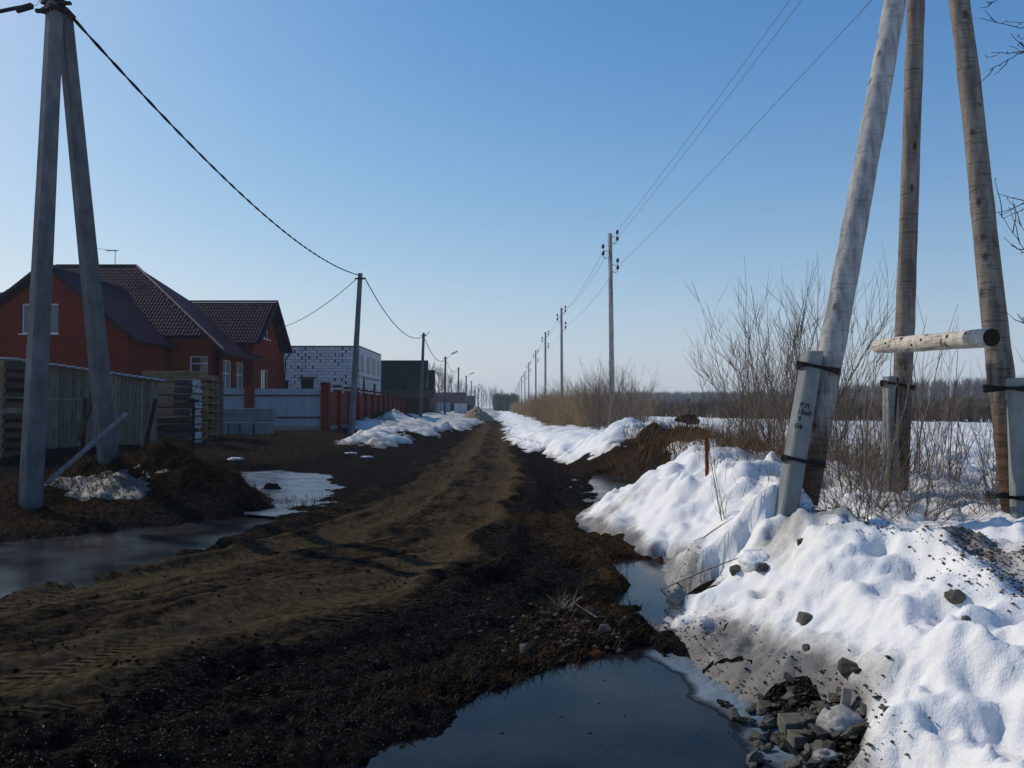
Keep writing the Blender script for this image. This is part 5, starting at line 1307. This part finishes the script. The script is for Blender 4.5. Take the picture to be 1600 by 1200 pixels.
def mass(name, temps, pos, mat, label, cat, kind='stuff'):
    Vs = []
    r_ = np.random.RandomState(3)
    for i, (x, y, z, s, sz) in enumerate(pos):
        t = temps[i % len(temps)]; a = r_.rand() * 6.28; c, sn = math.cos(a), math.sin(a)
        v = np.empty_like(t); v[:, 0] = (t[:, 0] * c - t[:, 1] * sn) * s + x; v[:, 1] = (t[:, 0] * sn + t[:, 1] * c) * s + y; v[:, 2] = t[:, 2] * sz + z; Vs.append(v)
    V = np.concatenate(Vs); o = np_mesh(name, V, np.arange(len(V)).reshape(-1, 3), mat, False); o['kind'] = kind; return tag(o, label, cat)
br = [tri_tree(s, 2.3, .9, 60, .03) for s in range(4)]
pos = []
belt = [(95, 64), (60, 64), (40, 66), (28, 74), (22, 88), (18, 105), (16, 130), (14, 170)]
bx_ = [b[0] for b in belt][::-1]; by_ = [b[1] for b in belt][::-1]
r2 = random.Random(9)
for k in range(1500):
    t = r2.random(); xx = 13 + 82 * t ** 1.6; yy = float(np.interp(xx, bx_, by_)); pos.append((xx + r2.uniform(-1, 1), yy + r2.uniform(0, 7), .45, r2.uniform(.7, 1.3), r2.uniform(.6, 1.05)))
mass('shrub_belt', br, pos, M['far_brush'], 'dark brown belt of bare scrub along the far edge of the snowy field', 'scrub')
ft = [tri_tree(s + 20, 12, 2.2, 70, .07, .25) for s in range(5)]
pos = []
for k in range(900):
    t = r2.random(); xx = 25 + 260 * t; yy = 190 + 60 * (1 - t) + r2.uniform(0, 50); hh = .48 + .36 * S(np.array((xx - 50) / 90.)) + r2.uniform(-.06, .06); pos.append((xx, yy, .2, 1, float(hh)))
for k in range(420):
    xx = r2.uniform(28, 150); yy = r2.uniform(420, 480); pos.append((xx, yy, .2, 1.6, r2.uniform(.75, .95) * (.95 if 50 < xx < 120 else .7)))
mass('far_forest', ft, pos, M['far_wood'], 'bluish leafless forest on the horizon behind the field scrub', 'forest')
# row of bare trees behind the far buildings
def tree_mesh(seed, h, r0, mat, nb=16, bl=.32, w=.45):
    rr_ = random.Random(seed); tk = MB(); cr_ = MB(); pts, rad = stem_poly((0, 0, -.3), (0, 0, 1), h * .95, r0, rr_, 9, .04, .05); tk.tube(pts, rad, 5, False)
    for k in range(nb):
        i = rr_.randint(3, 9); p = pts[i].lerp(pts[i - 1], rr_.random()); a = rr_.uniform(0, 6.28); d = Vector((math.cos(a) * w, math.sin(a) * w, rr_.uniform(.5, 1.1)))
        sp, sr = stem_poly(p, d, h * bl * rr_.uniform(.5, 1), r0 * .35, rr_, 4, .15, .1); cr_.tube(sp, sr, 3, False)
        for q in range(7):
            j = rr_.randint(1, 4); p2 = sp[j].lerp(sp[j - 1], rr_.random()); d3 = ((sp[j] - sp[j - 1]).normalized() + Vector((rr_.uniform(-1, 1), rr_.uniform(-1, 1), rr_.uniform(-.2, .9))) * .7).normalized(); l = h * .09 * rr_.uniform(.5, 1.2)
            s2, r2_ = stem_poly(p2, d3, l, r0 * .18, rr_, 3, .2, .1); cr_.tube(s2, r2_, 3, False)
    out = []
    for nm, m_ in (('trunk', tk), ('crown', cr_)):
        me = bpy.data.meshes.new(nm); me.from_pydata([tuple(v) for v in m_.v], [], m_.f); me.materials.append(M[mat]); out.append(me)
    return out
tt = [tree_mesh(s, 12, .17, 'far_wood', 20) for s in range(5)]
def tree(name, x, y, meshes, s, sz, label, group, cat='tree'):
    t = thing(name, (x, y, .3), label, cat, group)
    for nm, me in zip(('trunk', 'crown'), meshes):
        o = bpy.data.objects.new(nm, me); COL.objects.link(o); o.parent = t; o.scale = (s, s, sz); o.rotation_euler = (0, 0, rng.uniform(0, 6))
for i in range(34):
    px = 672 + i * 3.5 + rng.uniform(-2, 2); Y = 185 + i * 3.2 + rng.uniform(-6, 6); hpx = 66 - 34 * min(1, max(0, (px - 680) / 60)) + rng.uniform(-6, 5)
    hm = hpx * Y / F + 1.3; x = (px - 800) / F * Y
    tree('bare_tree', x, Y, tt[i % 5], hm / 12 * .8, hm / 12, 'slim bare tree in the row behind the dark far buildings', 'bare trees behind the far buildings')
pt = [tri_tree(s + 40, 8, 1.8, 130, .13, .03) for s in range(3)]
pos = [(r2.uniform(-6.0, 1.8), 272 + r2.uniform(0, 10), .2, r2.uniform(.8, 1.1), r2.uniform(.68, .86) * (1 - .10 * abs(k % 7 - 3) / 3)) for k in range(44)]
mass('grove', pt, pos, M['far_pine'], 'dense rounded grove standing alone at the end of the road', 'grove')
# the tree beyond the picture edge whose twigs hang into it
bt = thing('bare_birch', (6.9, 7.9, .5), 'dark budding twigs of a bare tree overhanging beside the tripod', 'tree')
rr_ = random.Random(12); tk = MB(); pts, rad = stem_poly((6.9, 7.9, .2), (0, 0, 1), 8.5, .13, rr_, 10, .03, .02); tk.tube(pts, rad, 8, False); tk.build('trunk', M['pole_bark'], bt, smooth=True)
cr_ = MB()
def twig_line(pts, r0_, lev):
    pts = [Vector(p) for p in pts]; fine = []
    for a_, b_ in zip(pts[:-1], pts[1:]):
        k_ = max(2, int((b_ - a_).length / .06))
        fine += [a_.lerp(b_, q / k_) + Vector((rr_.uniform(-1, 1), rr_.uniform(-1, 1), rr_.uniform(-1, 1))) * (.006 if lev else .004) for q in range(k_)]
    fine.append(pts[-1]); n_ = len(fine); cr_.tube(fine, [max(.0022, r0_ * (1 - .75 * q / n_)) for q in range(n_)], 4, False)
    for q in range(2, n_, 2):
        if rr_.random() < .7:
            o_ = Vector((rr_.uniform(-1, 1), rr_.uniform(-1, 1), rr_.uniform(-.6, 1))) * .012; c_ = fine[q]; cr_.tube([c_, c_ + o_, c_ + o_ * 1.7], [.0025, .0042, .001], 4, False)
    if lev:
        for q in range(max(2, int(n_ * .3)), n_ - 1):
            if rr_.random() < (.34 if lev > 1 else .2):
                ax = (fine[q + 1] - fine[q - 1]).normalized(); sd = Vector((rr_.uniform(-.6, .6), rr_.uniform(-.8, .8), rr_.uniform(-1, 1))); l_ = rr_.uniform(.12, .34) * (1 if lev > 1 else .55)
                d1 = (ax + sd * .9).normalized(); d2 = (d1 + ax * .5 + Vector((0, 0, .35))).normalized(); m_ = fine[q] + d1 * l_ * .5; twig_line([fine[q], m_, m_ + d2 * l_ * .5], r0_ * .5, lev - 1)
for path in ([(1760, -120), (1660, 10), (1595, 45), (1530, 28)], [(1750, 60), (1650, 60), (1590, 85), (1545, 110)], [(1760, -160), (1650, -60), (1580, -12), (1545, 5)], [(1740, 200), (1650, 120), (1598, 72)],
             [(1760, 480), (1660, 420), (1600, 390), (1560, 330)], [(1740, 560), (1640, 430), (1590, 345)], [(1760, 640), (1650, 560), (1592, 495)], [(1740, 330), (1640, 300), (1596, 318)]):
    p3 = [W(x_, y_, 7.5 - .1 * q) for q, (x_, y_) in enumerate(path)]
    twig_line([Vector((6.86, 7.9, p3[0].z - .35))] + p3, .010, 2)
cr_.build('crown', M['dark_twig'], bt)

# dead branches lying on the dirty snow
for k, (a, b, lab) in enumerate(((( 1030, 925), (1190, 862), 'thin dead branch lying along the dirty edge of the snow'), ((1075, 862), (1145, 812), 'short dead twig lying on clean snow'), ((960, 990), (900, 948), 'pale bent stick lying on the mud by the brown stone'))):
    p, q = place_at(*a), place_at(*b); m_ = p.lerp(q, .5); m_.z = max(m_.z, surf(m_.x, m_.y)) + .03
    o = MB().tube([p + Vector((0, 0, .015)), m_, q + Vector((0, 0, .02))], [.006, .007, .003], 5, False).build('dead_branch', M['twig']); tag(o, lab, 'branch')

# ------------------------------------------------------------------ haze
hz = MB().box((0, 400, 7.2), (2160, 1360, 18.4)).build('haze', None); hz.data.materials.clear()
hm, nt, b_ = new_mat('haze'); nt.nodes.remove(b_); vol = nt.nodes.new('ShaderNodeVolumePrincipled'); vol.inputs['Density'].default_value = .0004; vol.inputs['Color'].default_value = (.78, .87, 1, 1); vol.inputs['Anisotropy'].default_value = .3
nt.links.new(vol.outputs[0], nt.nodes['Material Output'].inputs['Volume']); hz.data.materials.append(hm); hz['kind'] = 'stuff'; hz['label'] = 'thin spring haze over the field'
